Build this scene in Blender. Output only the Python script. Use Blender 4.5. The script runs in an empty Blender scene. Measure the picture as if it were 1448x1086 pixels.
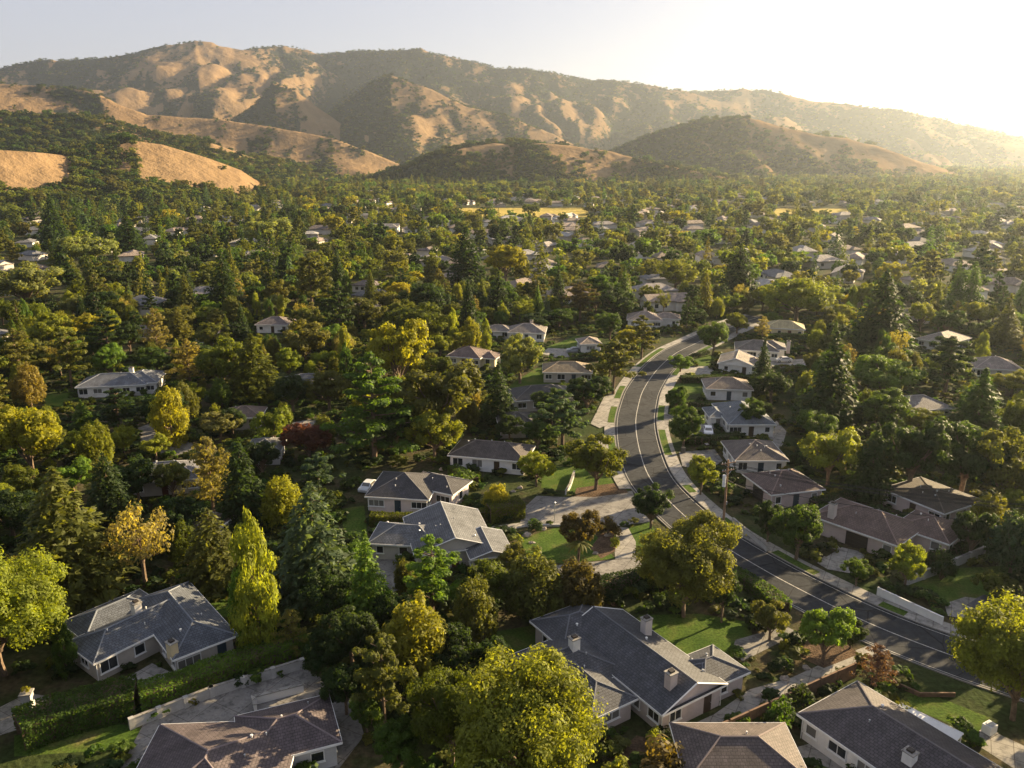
import bpy, math, random
import numpy as np
from mathutils import Vector, Matrix

random.seed(7)
RNG = np.random.default_rng(11)
R = math.radians
scene = bpy.context.scene
COL = scene.collection

# ------------------------------------------------------------------ camera, light, exposure
F_PX, CAM_H, PITCH = 1136.0, 55.0, R(16.1)
cam_d = bpy.data.cameras.new("camera")
cam = bpy.data.objects.new("camera", cam_d)
COL.objects.link(cam)
cam.location = (0, 0, CAM_H)
cam.rotation_euler = (R(90) - PITCH, 0, 0)
cam_d.sensor_width = 36.0
cam_d.lens = 36.0 * F_PX / 1448.0
cam_d.clip_start, cam_d.clip_end = 1.0, 40000.0
scene.camera = cam

SUN_AZ, SUN_EL = R(57), R(17)          # to the right of the view, low
world = bpy.data.worlds.new("World")
scene.world = world
world.use_nodes = True
wn, wl = world.node_tree.nodes, world.node_tree.links
bgd = wn["Background"]
sky = wn.new("ShaderNodeTexSky")
sky.sky_type = 'NISHITA'
sky.sun_disc = False
sky.sun_elevation, sky.sun_rotation = SUN_EL, SUN_AZ
sky.air_density, sky.dust_density, sky.ozone_density = 1.0, 0.7, 1.6
hsv = wn.new("ShaderNodeHueSaturation"); hsv.inputs["Saturation"].default_value = 0.85
gam = wn.new("ShaderNodeGamma"); gam.inputs["Gamma"].default_value = 0.52
wl.new(sky.outputs[0], gam.inputs["Color"]); wl.new(gam.outputs[0], hsv.inputs["Color"]); tnt = wn.new("ShaderNodeMix"); tnt.data_type = 'RGBA'; tnt.blend_type = 'MULTIPLY'; tnt.inputs[0].default_value = 1.0; tnt.inputs[7].default_value = (1.03, 0.975, 1.05, 1)
soft = wn.new("ShaderNodeMix"); soft.data_type = 'RGBA'; soft.inputs[0].default_value = 0.42; soft.inputs[7].default_value = (1.66, 1.74, 1.86, 1)   # flat pale colour mixed in: softens the sky glow, lifts shadow fill
wl.new(hsv.outputs[0], soft.inputs[6]); wl.new(soft.outputs[2], tnt.inputs[6]); wl.new(tnt.outputs[2], bgd.inputs[0])
bgd.inputs[1].default_value = 0.079

sun_d = bpy.data.lights.new("sun", 'SUN')
sun_d.energy, sun_d.angle, sun_d.color = 5.0, R(0.55), (1.0, 0.765, 0.44)
sun = bpy.data.objects.new("sun", sun_d)
COL.objects.link(sun)
sdir = Vector((math.sin(SUN_AZ) * math.cos(SUN_EL), math.cos(SUN_AZ) * math.cos(SUN_EL), math.sin(SUN_EL)))
sun.rotation_euler = sdir.to_track_quat('Z', 'Y').to_euler()

vs = scene.view_settings
vs.view_transform, vs.look, vs.gamma, vs.exposure = 'Standard', 'None', 1.0, 2.1
cy = scene.cycles
cy.use_denoising = True
cy.max_bounces, cy.diffuse_bounces, cy.glossy_bounces, cy.transmission_bounces = 5, 3, 2, 3
cy.volume_bounces, cy.transparent_max_bounces = 0, 8
cy.sample_clamp_indirect = 4.0

# ------------------------------------------------------------------ pixel <-> world helpers (photo pixels, 1448 x 1086)
CP, SP = math.cos(PITCH), math.sin(PITCH)
def ray(px, py):
    a, b = (px - 724) / F_PX, -(py - 543) / F_PX
    return np.array([a, CP + b * SP, -SP + b * CP])
def P(px, py, z=0.0):
    w = ray(px, py); t = (z - CAM_H) / w[2]
    return (w[0] * t, w[1] * t, z)
def proj(x, y, z):
    q = z - CAM_H
    d = y * CP - q * SP
    return 724 + F_PX * x / d, 543 - F_PX * (y * SP + q * CP) / d, d
def top_z(y, py):
    t = (543 - py) / F_PX
    return CAM_H + y * (t * CP - SP) / (CP + t * SP)

# ------------------------------------------------------------------ noise (for terrain)
def _hash(ix, iy, s):
    h = (ix.astype(np.int64) * 374761393 + iy.astype(np.int64) * 668265263 + s * 1442695041) & 0x7fffffff
    h = ((h ^ (h >> 13)) * 1274126177) & 0x7fffffff
    h = h ^ (h >> 16)
    return (h & 0xffff) / 65535.0
def vnoise(x, y, s=0):
    ix, iy = np.floor(x), np.floor(y)
    fx, fy = x - ix, y - iy
    ux, uy = fx * fx * fx * (fx * (fx * 6 - 15) + 10), fy * fy * fy * (fy * (fy * 6 - 15) + 10)
    a, b, c, d = _hash(ix, iy, s), _hash(ix + 1, iy, s), _hash(ix, iy + 1, s), _hash(ix + 1, iy + 1, s)
    return (a * (1 - ux) + b * ux) * (1 - uy) + (c * (1 - ux) + d * ux) * uy
def fbm(x, y, s=0, o=4):
    v, a, n = 0, 0.5, 0
    for k in range(o):
        v = v + a * vnoise(x, y, s + k * 17); n += a; a *= 0.5
        x, y = x * 2.03 + 7.1, y * 2.03 - 3.3
    return v / n
def smooth(a, b, x):
    t = np.clip((x - a) / (b - a), 0, 1)
    return t * t * (3 - 2 * t)

# ------------------------------------------------------------------ materials
MATS = {}
def new_mat(name):
    m = bpy.data.materials.new(name); m.use_nodes = True
    MATS[name] = m
    nt = m.node_tree
    return m, nt, nt.nodes, nt.links, nt.nodes["Principled BSDF"]
def node(nt, t, **kw):
    n = nt.nodes.new(t)
    for k, v in kw.items():
        if k.startswith("i_"):
            n.inputs[k[2:].replace("_", " ")].default_value = v
        else:
            setattr(n, k, v)
    return n
def mixc(nt, fac, a, b, mode='MIX'):
    n = nt.nodes.new("ShaderNodeMix"); n.data_type = 'RGBA'; n.blend_type = mode
    for sock, v in ((0, fac), (6, a), (7, b)):
        if hasattr(v, "links") or hasattr(v, "is_linked"):
            nt.links.new(v, n.inputs[sock])
        else:
            n.inputs[sock].default_value = v if sock == 0 else (*v, 1)
    return n.outputs[2]
def ramp(nt, src, stops):
    n = nt.nodes.new("ShaderNodeValToRGB")
    e = n.color_ramp.elements
    while len(e) < len(stops): e.new(0.5)
    for el, (p, c) in zip(e, stops):
        el.position = p; el.color = (*c, 1) if len(c) == 3 else c
    nt.links.new(src, n.inputs[0])
    return n.outputs[0]
def noise(nt, scale, detail=4, vec=None, rough=0.55):
    n = node(nt, "ShaderNodeTexNoise"); n.inputs["Scale"].default_value = scale; n.inputs["Detail"].default_value = detail
    n.inputs["Roughness"].default_value = rough
    if vec is not None: nt.links.new(vec, n.inputs["Vector"])
    return n
def bump(nt, bsdf, h, strength=0.4, dist=0.05):
    b = node(nt, "ShaderNodeBump"); b.inputs["Strength"].default_value = strength; b.inputs["Distance"].default_value = dist
    nt.links.new(h, b.inputs["Height"]); nt.links.new(b.outputs[0], bsdf.inputs["Normal"])
G3 = lambda v: (v, v, v)

def obj_coord(nt): return node(nt, "ShaderNodeTexCoord").outputs["Object"]
def world_pos(nt): return node(nt, "ShaderNodeNewGeometry").outputs["Position"]

def mk_foliage(name, instancer):
    m, nt, N, L, b = new_mat(name)
    if instancer:
        a = node(nt, "ShaderNodeAttribute", attribute_type='INSTANCER', attribute_name='tint'); base = a.outputs["Color"]
    else:
        base = node(nt, "ShaderNodeObjectInfo").outputs["Color"]
    pos = world_pos(nt)
    n1 = noise(nt, 0.55, 3, pos)
    n2 = noise(nt, 4.0, 2, pos)
    va = ramp(nt, n1.outputs[0], [(0.3, G3(0.62)), (0.7, G3(1.35))])
    vb = ramp(nt, n2.outputs[0], [(0.3, G3(0.8)), (0.7, G3(1.2))])
    c = mixc(nt, 1.0, mixc(nt, 1.0, base, va, 'MULTIPLY'), vb, 'MULTIPLY')
    L.new(c, b.inputs["Base Color"])
    b.inputs["Roughness"].default_value = 0.6
    b.inputs["Specular IOR Level"].default_value = 0.15
    tr = node(nt, "ShaderNodeBsdfTranslucent")
    tc = mixc(nt, 1.0, c, (2.7, 2.5, 0.7), 'MULTIPLY')
    L.new(tc, tr.inputs[0])
    mx = node(nt, "ShaderNodeMixShader"); mx.inputs[0].default_value = 0.44
    L.new(b.outputs[0], mx.inputs[1]); L.new(tr.outputs[0], mx.inputs[2])
    L.new(mx.outputs[0], N["Material Output"].inputs[0])
    return m
FOL = mk_foliage("foliage", False)
FOLI = mk_foliage("foliage_far", True)

def mk_bark():
    m, nt, N, L, b = new_mat("bark")
    n = noise(nt, 3.0, 5, obj_coord(nt))
    c = ramp(nt, n.outputs[0], [(0.3, (0.07, 0.045, 0.03)), (0.7, (0.20, 0.14, 0.09))])
    L.new(c, b.inputs["Base Color"]); b.inputs["Roughness"].default_value = 0.95
    bump(nt, b, n.outputs[0], 0.6, 0.05); return m
BARK = mk_bark()

def mk_roof():
    m, nt, N, L, b = new_mat("roof_shingles")
    base = node(nt, "ShaderNodeObjectInfo").outputs["Color"]
    uv = node(nt, "ShaderNodeUVMap").outputs[0]
    br = node(nt, "ShaderNodeTexBrick")
    br.inputs["Color1"].default_value = (0.84, 0.84, 0.84, 1); br.inputs["Color2"].default_value = (1.16, 1.16, 1.16, 1)
    br.inputs["Mortar"].default_value = (0.5, 0.5, 0.5, 1)
    br.inputs["Scale"].default_value = 1.0; br.inputs["Mortar Size"].default_value = 0.03
    br.inputs["Brick Width"].default_value = 0.42; br.inputs["Row Height"].default_value = 0.30
    br.inputs["Bias"].default_value = 0.0
    L.new(uv, br.inputs["Vector"])
    pos = world_pos(nt)
    n = noise(nt, 0.6, 5, pos); n2 = noise(nt, 9.0, 3, pos)
    w = ramp(nt, n.outputs[0], [(0.3, G3(0.75)), (0.7, G3(1.25))])
    w2 = ramp(nt, n2.outputs[0], [(0.3, G3(0.8)), (0.7, G3(1.2))])
    # streaks running down the slope
    mp = node(nt, "ShaderNodeMapping"); mp.inputs["Scale"].default_value = (2.2, 0.12, 1); L.new(uv, mp.inputs[0])
    n3 = noise(nt, 1.0, 4, mp.outputs[0]); w3 = ramp(nt, n3.outputs[0], [(0.35, G3(0.82)), (0.7, G3(1.15))])
    c = mixc(nt, 1.0, base, br.outputs[0], 'MULTIPLY')
    for x in (w, w2, w3): c = mixc(nt, 1.0, c, x, 'MULTIPLY')
    L.new(c, b.inputs["Base Color"]); b.inputs["Roughness"].default_value = 0.75
    b.inputs["Specular IOR Level"].default_value = 0.35
    bump(nt, b, br.outputs["Fac"], 0.8, -0.03); return m
ROOF = mk_roof()

def mk_plain(name, col, rough=0.8, var=0.25, scale=1.5, spec=0.3, metal=0.0, objcol=False, bmp=0.15, joints=0):
    m, nt, N, L, b = new_mat(name)
    pos = world_pos(nt)
    n = noise(nt, scale, 6, pos)
    n2 = noise(nt, scale * 9, 3, pos)
    v = ramp(nt, n.outputs[0], [(0.3, G3(1 - var)), (0.7, G3(1 + var))])
    v2 = ramp(nt, n2.outputs[0], [(0.3, G3(1 - var * .5)), (0.7, G3(1 + var * .5))])
    base = node(nt, "ShaderNodeObjectInfo").outputs["Color"] if objcol else col
    c = mixc(nt, 1.0, base, v, 'MULTIPLY') if objcol else mixc(nt, 1.0, v, col, 'MULTIPLY')
    c = mixc(nt, 1.0, c, v2, 'MULTIPLY')
    if joints:
        br = node(nt, "ShaderNodeTexBrick"); br.offset = 0.0; br.inputs["Scale"].default_value = 1.0
        br.inputs["Brick Width"].default_value = joints; br.inputs["Row Height"].default_value = joints; br.inputs["Mortar Size"].default_value = 0.035
        br.inputs["Color1"].default_value = (0.92, 0.92, 0.92, 1); br.inputs["Color2"].default_value = (1.08, 1.08, 1.08, 1); br.inputs["Mortar"].default_value = (0.45, 0.43, 0.4, 1)
        mp = node(nt, "ShaderNodeMapping"); mp.inputs["Rotation"].default_value = (0, 0, 0.5); L.new(pos, mp.inputs[0]); L.new(mp.outputs[0], br.inputs["Vector"])
        st = noise(nt, 0.9, 5, pos, 0.7); c = mixc(nt, 1.0, c, br.outputs[0], 'MULTIPLY')
        c = mixc(nt, 1.0, c, ramp(nt, st.outputs[0], [(0.36, G3(0.55)), (0.5, G3(1.0))]), 'MULTIPLY')
    L.new(c, b.inputs["Base Color"]); b.inputs["Roughness"].default_value = rough
    b.inputs["Specular IOR Level"].default_value = spec; b.inputs["Metallic"].default_value = metal
    if bmp: bump(nt, b, n2.outputs[0], bmp, 0.03)
    return m
STUCCO = mk_plain("stucco", None, 0.9, 0.10, 0.8, objcol=True)
PAINT = mk_plain("painted_surface", None, 0.35, 0.05, 1.0, 0.5, objcol=True, bmp=0)
TRIM = mk_plain("white_trim", (0.72, 0.71, 0.68), 0.6, 0.06)
KERB = mk_plain("kerb_concrete", (0.20, 0.19, 0.175), 0.9, 0.2, 0.5)
CONC = mk_plain("concrete", (0.28, 0.265, 0.24), 0.9, 0.16, 0.5, joints=1.9)
DRIVE = mk_plain("driveway_concrete", (0.205, 0.195, 0.182), 0.9, 0.22, 0.4, joints=3.4)
WOOD = mk_plain("weathered_wood", (0.16, 0.10, 0.065), 0.9, 0.3, 2.0)
POLEW = mk_plain("pole_timber", (0.30, 0.185, 0.11), 0.9, 0.3, 2.0)
STONE = mk_plain("pale_wall_render", (0.40, 0.39, 0.37), 0.9, 0.15, 0.7)
METAL = mk_plain("grey_metal", (0.45, 0.46, 0.47), 0.4, 0.1, 2.0, 0.5, 0.6)
RUBBER = mk_plain("black_rubber", (0.02, 0.02, 0.02), 0.8, 0.1)
DARK = mk_plain("dark_door", (0.035, 0.028, 0.024), 0.6, 0.2)
MARK = mk_plain("road_paint", (0.36, 0.35, 0.33), 0.8, 0.45, 3.0)
ROCK = mk_plain("garden_stone", (0.30, 0.26, 0.22), 0.9, 0.3, 3.0, bmp=0.5)
BRICK = mk_plain("terracotta", (0.34, 0.17, 0.10), 0.9, 0.25, 3.0)

def mk_glass():
    m, nt, N, L, b = new_mat("window_glass")
    rd = node(nt, "ShaderNodeObjectInfo").outputs["Random"]
    c = ramp(nt, rd, [(0.0, (0.015, 0.018, 0.022)), (0.55, (0.03, 0.035, 0.04)), (0.6, (0.14, 0.135, 0.125)), (0.8, (0.22, 0.21, 0.19)), (0.82, (0.04, 0.035, 0.03))])
    L.new(c, b.inputs["Base Color"]); b.inputs["Roughness"].default_value = 0.06
    b.inputs["Specular IOR Level"].default_value = 0.8
    n = noise(nt, 0.7, 2, world_pos(nt)); bump(nt, b, n.outputs[0], 0.06, 0.1)
    return m
GLASS = mk_glass()

def mk_asphalt():
    m, nt, N, L, b = new_mat("asphalt")
    pos = world_pos(nt)
    a, c_, d = noise(nt, 0.12, 5, pos), noise(nt, 1.3, 5, pos), noise(nt, 14, 2, pos)
    c = ramp(nt, a.outputs[0], [(0.3, (0.028, 0.031, 0.036)), (0.7, (0.050, 0.052, 0.056))])
    c = mixc(nt, 1.0, c, ramp(nt, c_.outputs[0], [(0.3, G3(0.8)), (0.7, G3(1.2))]), 'MULTIPLY')
    c = mixc(nt, 1.0, c, ramp(nt, d.outputs[0], [(0.3, G3(0.8)), (0.7, G3(1.2))]), 'MULTIPLY')
    pt = noise(nt, 0.22, 2, pos); c = mixc(nt, 1.0, c, ramp(nt, pt.outputs[0], [(0.60, G3(1.0)), (0.615, G3(0.72))]), 'MULTIPLY')
    vo = node(nt, "ShaderNodeTexVoronoi", feature='DISTANCE_TO_EDGE'); vo.inputs["Scale"].default_value = 0.16
    wob = noise(nt, 0.8, 3, pos); wv = mixc(nt, 0.12, pos, wob.outputs["Color"], 'ADD'); L.new(wv, vo.inputs["Vector"])
    c = mixc(nt, 1.0, c, ramp(nt, vo.outputs[0], [(0.006, G3(0.5)), (0.012, G3(1.0))]), 'MULTIPLY')
    L.new(c, b.inputs["Base Color"]); b.inputs["Roughness"].default_value = 0.95
    b.inputs["Specular IOR Level"].default_value = 0.12
    bump(nt, b, d.outputs[0], 0.25, 0.02); return m
ASPHALT = mk_asphalt()

def mk_ground(name, stops, s1, s2, bstr=0.6, dist=0.2):
    m, nt, N, L, b = new_mat(name)
    pos = world_pos(nt)
    a, c_ = noise(nt, s1, 6, pos, 0.6), noise(nt, s2, 4, pos)
    c = ramp(nt, a.outputs[0], stops)
    c = mixc(nt, 1.0, c, ramp(nt, c_.outputs[0], [(0.3, G3(0.6)), (0.7, G3(1.4))]), 'MULTIPLY')
    L.new(c, b.inputs["Base Color"]); b.inputs["Roughness"].default_value = 1.0; b.inputs["Specular IOR Level"].default_value = 0.05
    bump(nt, b, c_.outputs[0], bstr, dist); return m
SOIL = mk_ground("garden_soil", [(0.32, (0.028, 0.046, 0.013)), (0.47, (0.04, 0.05, 0.018)), (0.58, (0.075, 0.06, 0.035)), (0.66, (0.038, 0.055, 0.016))], 0.09, 1.7)
LAWN = mk_ground("lawn_grass", [(0.30, (0.036, 0.070, 0.012)), (0.52, (0.062, 0.100, 0.018)), (0.66, (0.095, 0.105, 0.030)), (0.75, (0.13, 0.115, 0.05))], 0.30, 3.5, 0.5, 0.1)
MULCH = mk_ground("bark_mulch", [(0.3, (0.06, 0.042, 0.028)), (0.7, (0.15, 0.10, 0.065))], 0.5, 4.0)
FIELD = mk_ground("dry_field", [(0.3, (0.30, 0.24, 0.06)), (0.7, (0.40, 0.31, 0.08))], 0.02, 0.3, 0.3)

def mk_hills():
    m, nt, N, L, b = new_mat("hill_grassland")
    pos = world_pos(nt)
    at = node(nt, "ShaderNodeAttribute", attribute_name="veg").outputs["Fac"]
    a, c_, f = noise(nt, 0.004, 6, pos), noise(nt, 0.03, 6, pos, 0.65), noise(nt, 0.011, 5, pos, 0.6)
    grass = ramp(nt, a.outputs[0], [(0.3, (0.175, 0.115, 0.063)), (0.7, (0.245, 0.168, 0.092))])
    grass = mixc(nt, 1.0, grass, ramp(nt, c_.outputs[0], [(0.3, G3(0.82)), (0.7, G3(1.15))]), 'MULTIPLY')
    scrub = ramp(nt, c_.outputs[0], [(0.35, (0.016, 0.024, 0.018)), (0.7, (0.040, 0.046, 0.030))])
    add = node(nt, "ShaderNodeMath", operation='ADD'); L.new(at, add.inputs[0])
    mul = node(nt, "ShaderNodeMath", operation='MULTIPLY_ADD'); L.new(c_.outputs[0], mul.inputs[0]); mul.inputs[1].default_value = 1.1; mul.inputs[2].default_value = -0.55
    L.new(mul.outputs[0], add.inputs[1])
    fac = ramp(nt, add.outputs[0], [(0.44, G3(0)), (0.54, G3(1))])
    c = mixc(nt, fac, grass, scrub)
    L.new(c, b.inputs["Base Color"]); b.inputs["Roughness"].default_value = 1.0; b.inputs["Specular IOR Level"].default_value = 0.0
    bump(nt, b, c_.outputs[0], 0.8, 9.0); return m
HILL = mk_hills()

# ------------------------------------------------------------------ object helpers
def tag(o, label=None, cat=None, group=None, kind=None):
    if label: o['label'] = label
    if cat: o['category'] = cat
    if group: o['group'] = group
    if kind: o['kind'] = kind
    return o
def link(o, parent=None):
    COL.objects.link(o)
    if parent is not None: o.parent = parent
    return o
def empty(name, loc, rz=0.0):
    o = bpy.data.objects.new(name, None); o.empty_display_size = 0.5
    o.location = loc; o.rotation_euler = (0, 0, rz)
    return link(o)
class MB:
    def __init__(s): s.v, s.f, s.uv = [], [], []
    def face(s, pts, uvs=None):
        i = len(s.v); s.v += [tuple(p) for p in pts]; s.f.append(tuple(range(i, i + len(pts))))
        s.uv += list(uvs) if uvs else [(p[0], p[1]) for p in pts]
    def box(s, c, size, rz=0.0, taper=1.0):
        cx, cy_, cz = c; a, b, h = size[0] / 2, size[1] / 2, size[2] / 2
        ca, sa = math.cos(rz), math.sin(rz)
        def q(x, y, z, k): x *= k; y *= k; return (cx + x * ca - y * sa, cy_ + x * sa + y * ca, cz + z)
        lo = [q(x, y, -h, 1) for x, y in ((-a, -b), (a, -b), (a, b), (-a, b))]
        hi = [q(x, y, h, taper) for x, y in ((-a, -b), (a, -b), (a, b), (-a, b))]
        s.face(lo[::-1]); s.face(hi)
        for k in range(4): s.face([lo[k], lo[(k + 1) % 4], hi[(k + 1) % 4], hi[k]])
    def tube(s, p0, p1, r0, r1, n=7, cap=True):
        p0, p1 = Vector(p0), Vector(p1); d = p1 - p0
        if d.length < 1e-6: return
        q = d.to_track_quat('Z', 'Y'); X, Y = q @ Vector((1, 0, 0)), q @ Vector((0, 1, 0))
        ring = [X * math.cos(t) + Y * math.sin(t) for t in [2 * math.pi * k / n for k in range(n)]]
        a = [p0 + r * r0 for r in ring]; b = [p1 + r * r1 for r in ring]
        for k in range(n): s.face([a[k], a[(k + 1) % n], b[(k + 1) % n], b[k]])
        if cap: s.face(b); s.face(a[::-1])
    def mesh(s, name, mat):
        me = bpy.data.meshes.new(name); me.from_pydata(s.v, [], s.f)
        u = me.uv_layers.new(name="UVMap"); u.data.foreach_set("uv", np.array(s.uv, np.float32).ravel())
        if mat: me.materials.append(mat)
        me.update(); return me
    def obj(s, name, mat, parent=None, color=None):
        o = bpy.data.objects.new(name, s.mesh(name, mat))
        if color: o.color = (*color, 1)
        return link(o, parent)

def mesh_np(name, verts, faces, mat):           # faces: (n,4) or (n,3) array
    me = bpy.data.meshes.new(name)
    nf, k = faces.shape
    me.vertices.add(len(verts)); me.vertices.foreach_set("co", np.ascontiguousarray(verts, np.float32).ravel())
    me.loops.add(nf * k); me.loops.foreach_set("vertex_index", np.ascontiguousarray(faces, np.int32).ravel())
    me.polygons.add(nf); me.polygons.foreach_set("loop_start", np.arange(0, nf * k, k, dtype=np.int32))
    me.polygons.foreach_set("loop_total", np.full(nf, k, np.int32))
    me.update(calc_edges=True)
    if mat: me.materials.append(mat)
    return me

LABELS = []          # (object, world position) for the final label pass
# ------------------------------------------------------------------ ground and hills
def build_ground():
    ths = np.concatenate([np.arange(-180, -60, 6.0), np.arange(-60, 60, 1.0), np.arange(60, 180, 6.0)])
    rs = np.concatenate([[0.0], np.geomspace(15, 3000, 60), [6000, 12000]])
    T, RR = np.meshgrid(np.radians(ths), rs)
    z = np.where(RR > 2500, -3.0, 0.0)
    v = np.stack([RR * np.sin(T), RR * np.cos(T), z], -1).reshape(-1, 3)
    n, m = len(ths), len(rs)
    i, j = np.meshgrid(np.arange(m - 1), np.arange(n), indexing='ij')
    jj = (j + 1) % n
    f = np.stack([i * n + j, (i + 1) * n + j, (i + 1) * n + jj, i * n + jj], -1).reshape(-1, 4)[:, ::-1]
    tag(link(bpy.data.objects.new("ground", mesh_np("ground", v, f, SOIL))), kind='structure')
build_ground()

# ridges: (list of photo skyline points, distance near the left end, distance at the right end, foot distance, spur depth, tree cover)
RIDGES = [
    dict(pts=[(-260, 130), (-120, 112), (0, 95), (60, 85), (150, 82), (240, 63), (275, 57), (330, 68), (400, 66), (450, 75), (500, 72), (560, 71), (590, 69), (640, 80), (700, 96), (760, 99), (830, 113), (870, 112), (960, 127), (1040, 150), (1140, 190), (1260, 222)], d=(4100, 3900), foot=1750, cut=215, veg=0.65),
    dict(pts=[(820, 150), (900, 137), (960, 131), (1000, 130), (1050, 126), (1090, 129), (1130, 140), (1200, 147), (1290, 160), (1370, 178), (1448, 197), (1560, 225), (1700, 245)], d=(4300, 3900), foot=2000, cut=170, veg=0.58),
    dict(pts=[(-200, 112), (0, 119), (60, 121), (100, 125), (140, 133), (170, 148), (210, 163), (260, 166), (310, 168), (360, 175), (420, 186), (470, 197), (520, 213), (580, 240)], d=(2350, 2000), foot=1450, cut=80, veg=0.34),
    dict(pts=[(300, 190), (360, 150), (385, 117), (420, 130), (470, 165), (520, 205), (560, 235)], d=(2900, 2700), foot=1900, cut=90, veg=0.46),
    dict(pts=[(430, 190), (520, 120), (550, 105), (600, 122), (660, 150), (720, 165), (780, 190), (830, 212), (900, 240)], d=(2900, 2500), foot=1700, cut=110, veg=0.48),
    dict(pts=[(-200, 158), (0, 163), (60, 165), (130, 168), (180, 180), (240, 195), (300, 203), (360, 224), (420, 237), (500, 262)], d=(1500, 1600), foot=1060, cut=25, veg=0.72),
    dict(pts=[(-200, 200), (0, 212), (60, 216), (100, 221), (130, 214), (190, 199), (230, 204), (290, 222), (340, 241), (370, 262), (400, 280)], d=(960, 1200), foot=800, cut=15, veg=0.29),
    dict(pts=[(500, 268), (540, 252), (570, 242), (610, 222), (650, 210), (700, 203), (750, 203), (800, 205), (850, 212), (900, 224), (960, 238), (1030, 252), (1090, 266), (1130, 280)], d=(1500, 1500), foot=1080, cut=75, veg=0.66),
    dict(pts=[(820, 235), (860, 217), (900, 199), (940, 184), (980, 173), (1020, 168), (1060, 168), (1100, 178), (1150, 189), (1200, 196), (1240, 207), (1290, 225), (1340, 243), (1400, 262)], d=(2050, 2000), foot=1450, cut=115, veg=0.56),
    dict(pts=[(1250, 195), (1370, 180), (1448, 178), (1600, 170), (1800, 180)], d=(7000, 7000), foot=5000, cut=80, veg=0.5),
]
for k in RIDGES:
    th, sl = [], []
    for px, py in k['pts']:
        w = ray(px, py); th.append(math.atan2(w[0], w[1])); sl.append(w[2] / math.hypot(w[0], w[1]))
    k['th'], k['sl'] = np.array(th), np.array(sl)
    k['dd'] = np.linspace(k['d'][0], k['d'][1], len(th))
def gully(n): return 1.12 * (1 - np.exp(-2.6 * np.sqrt(n * n + 0.004)))
TH_GAP = math.atan2(ray(108, 222)[0], ray(108, 222)[1])
def hill_height(x, y):
    th, r = np.arctan2(x, y), np.hypot(x, y)
    best = np.full(x.shape, -4.0); veg = np.full(x.shape, 0.6)
    n1 = fbm(x / 520 + 0.6 * fbm(x / 800, y / 800, 71, 2), y / 900, 5, 2)
    sp = gully(2 * fbm(x / 500 + 1.2 * fbm(x / 900, y / 900, 31, 2), y / 850, 9, 2) - 1)
    sp2 = gully(2 * fbm(x / 195 + 0.8 * fbm(x / 400, y / 400, 41, 2), y / 310, 19, 2) - 1)
    sp3 = gully(2 * fbm(x / 75 + 0.5 * fbm(x / 130, y / 130, 43, 2), y / 120, 23, 2) - 1)
    fine = fbm(x / 60, y / 60, 29, 4)
    low = fbm(x / 700, y / 500, 77, 3)
    for i, k in enumerate(RIDGES):
        sl = np.interp(th, k['th'], k['sl'], left=-1, right=-1)
        D = np.interp(th, k['th'], k['dd'])
        D = D * (1 + 0.05 * (vnoise(th * 9, th * 0, 50 + i) - 0.5))
        zr = CAM_H + D * sl
        t = (r - k['foot']) / (D - k['foot'])
        rise = np.clip(t, 0, 1)
        s = np.where(t < 1, 0.35 * rise + 0.65 * rise ** 1.7, np.clip(1 - ((r - D) / (0.33 * D)) ** 2 * 1.1, 0, 1))
        mask = np.sin(np.pi * np.clip(t, 0, 1)) ** 0.9
        cut = k['cut'] * (0.75 * (1 - sp) + 0.55 * (1 - sp2)) + (4 + 0.07 * k['cut']) * (1 - sp3)
        z = zr * s - np.clip(cut, 0, None) * mask + (fine - 0.5) * 0.10 * k['cut'] * np.clip(t * 3, 0, 1)
        z = np.where(zr < 3, -4, z); z = np.where(t < 0, -4, z)
        v = k['veg'] + 0.45 * (0.62 - (0.55 * sp + 0.3 * sp2 + 0.15 * sp3)) * 1.6 + 0.55 * (low - 0.5) + 0.12 * (1 - np.clip(t, 0, 1)) 
        if i == 6: v = v + 0.5 * (1 - smooth(0.35, 0.75, t)) + 0.45 * np.exp(-((th - TH_GAP) / 0.028) ** 2)
        if i in (2, 3, 4, 5, 7, 8): v = v + 0.34 * (1 - smooth(0.30, 0.95, t))
        if i == 0: v = v - 0.22 * smooth(0.45, 0.8, t) * (1 - smooth(-0.33, -0.24, th))
        if i in (5, 7, 8): v = v - 0.12 * smooth(0.9, 0.98, t)
        up = z > best
        best = np.where(up, z, best); veg = np.where(up, v, veg)
    return best, veg

def build_hills():
    ths = np.radians(np.linspace(-46, 62, 1150)); rs = np.geomspace(760, 8800, 430)
    T, RR = np.meshgrid(ths, rs)
    x, y = RR * np.sin(T), RR * np.cos(T)
    z, veg = hill_height(x, y)
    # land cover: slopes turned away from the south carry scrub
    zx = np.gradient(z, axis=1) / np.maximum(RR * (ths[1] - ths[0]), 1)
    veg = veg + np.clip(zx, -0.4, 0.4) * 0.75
    v = np.stack([x, y, z], -1).reshape(-1, 3)
    m, n = x.shape
    i, j = np.meshgrid(np.arange(m - 1), np.arange(n - 1), indexing='ij')
    f = np.stack([i * n + j, i * n + j + 1, (i + 1) * n + j + 1, (i + 1) * n + j], -1).reshape(-1, 4)
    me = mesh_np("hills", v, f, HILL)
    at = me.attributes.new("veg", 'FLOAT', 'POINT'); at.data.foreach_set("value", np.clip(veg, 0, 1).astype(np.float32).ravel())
    me.polygons.foreach_set("use_smooth", np.ones(len(f), bool))
    tag(link(bpy.data.objects.new("hills", me)), kind='structure')
    return ths, rs, z, veg
H_TH, H_R, H_Z, H_V = build_hills()
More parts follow.
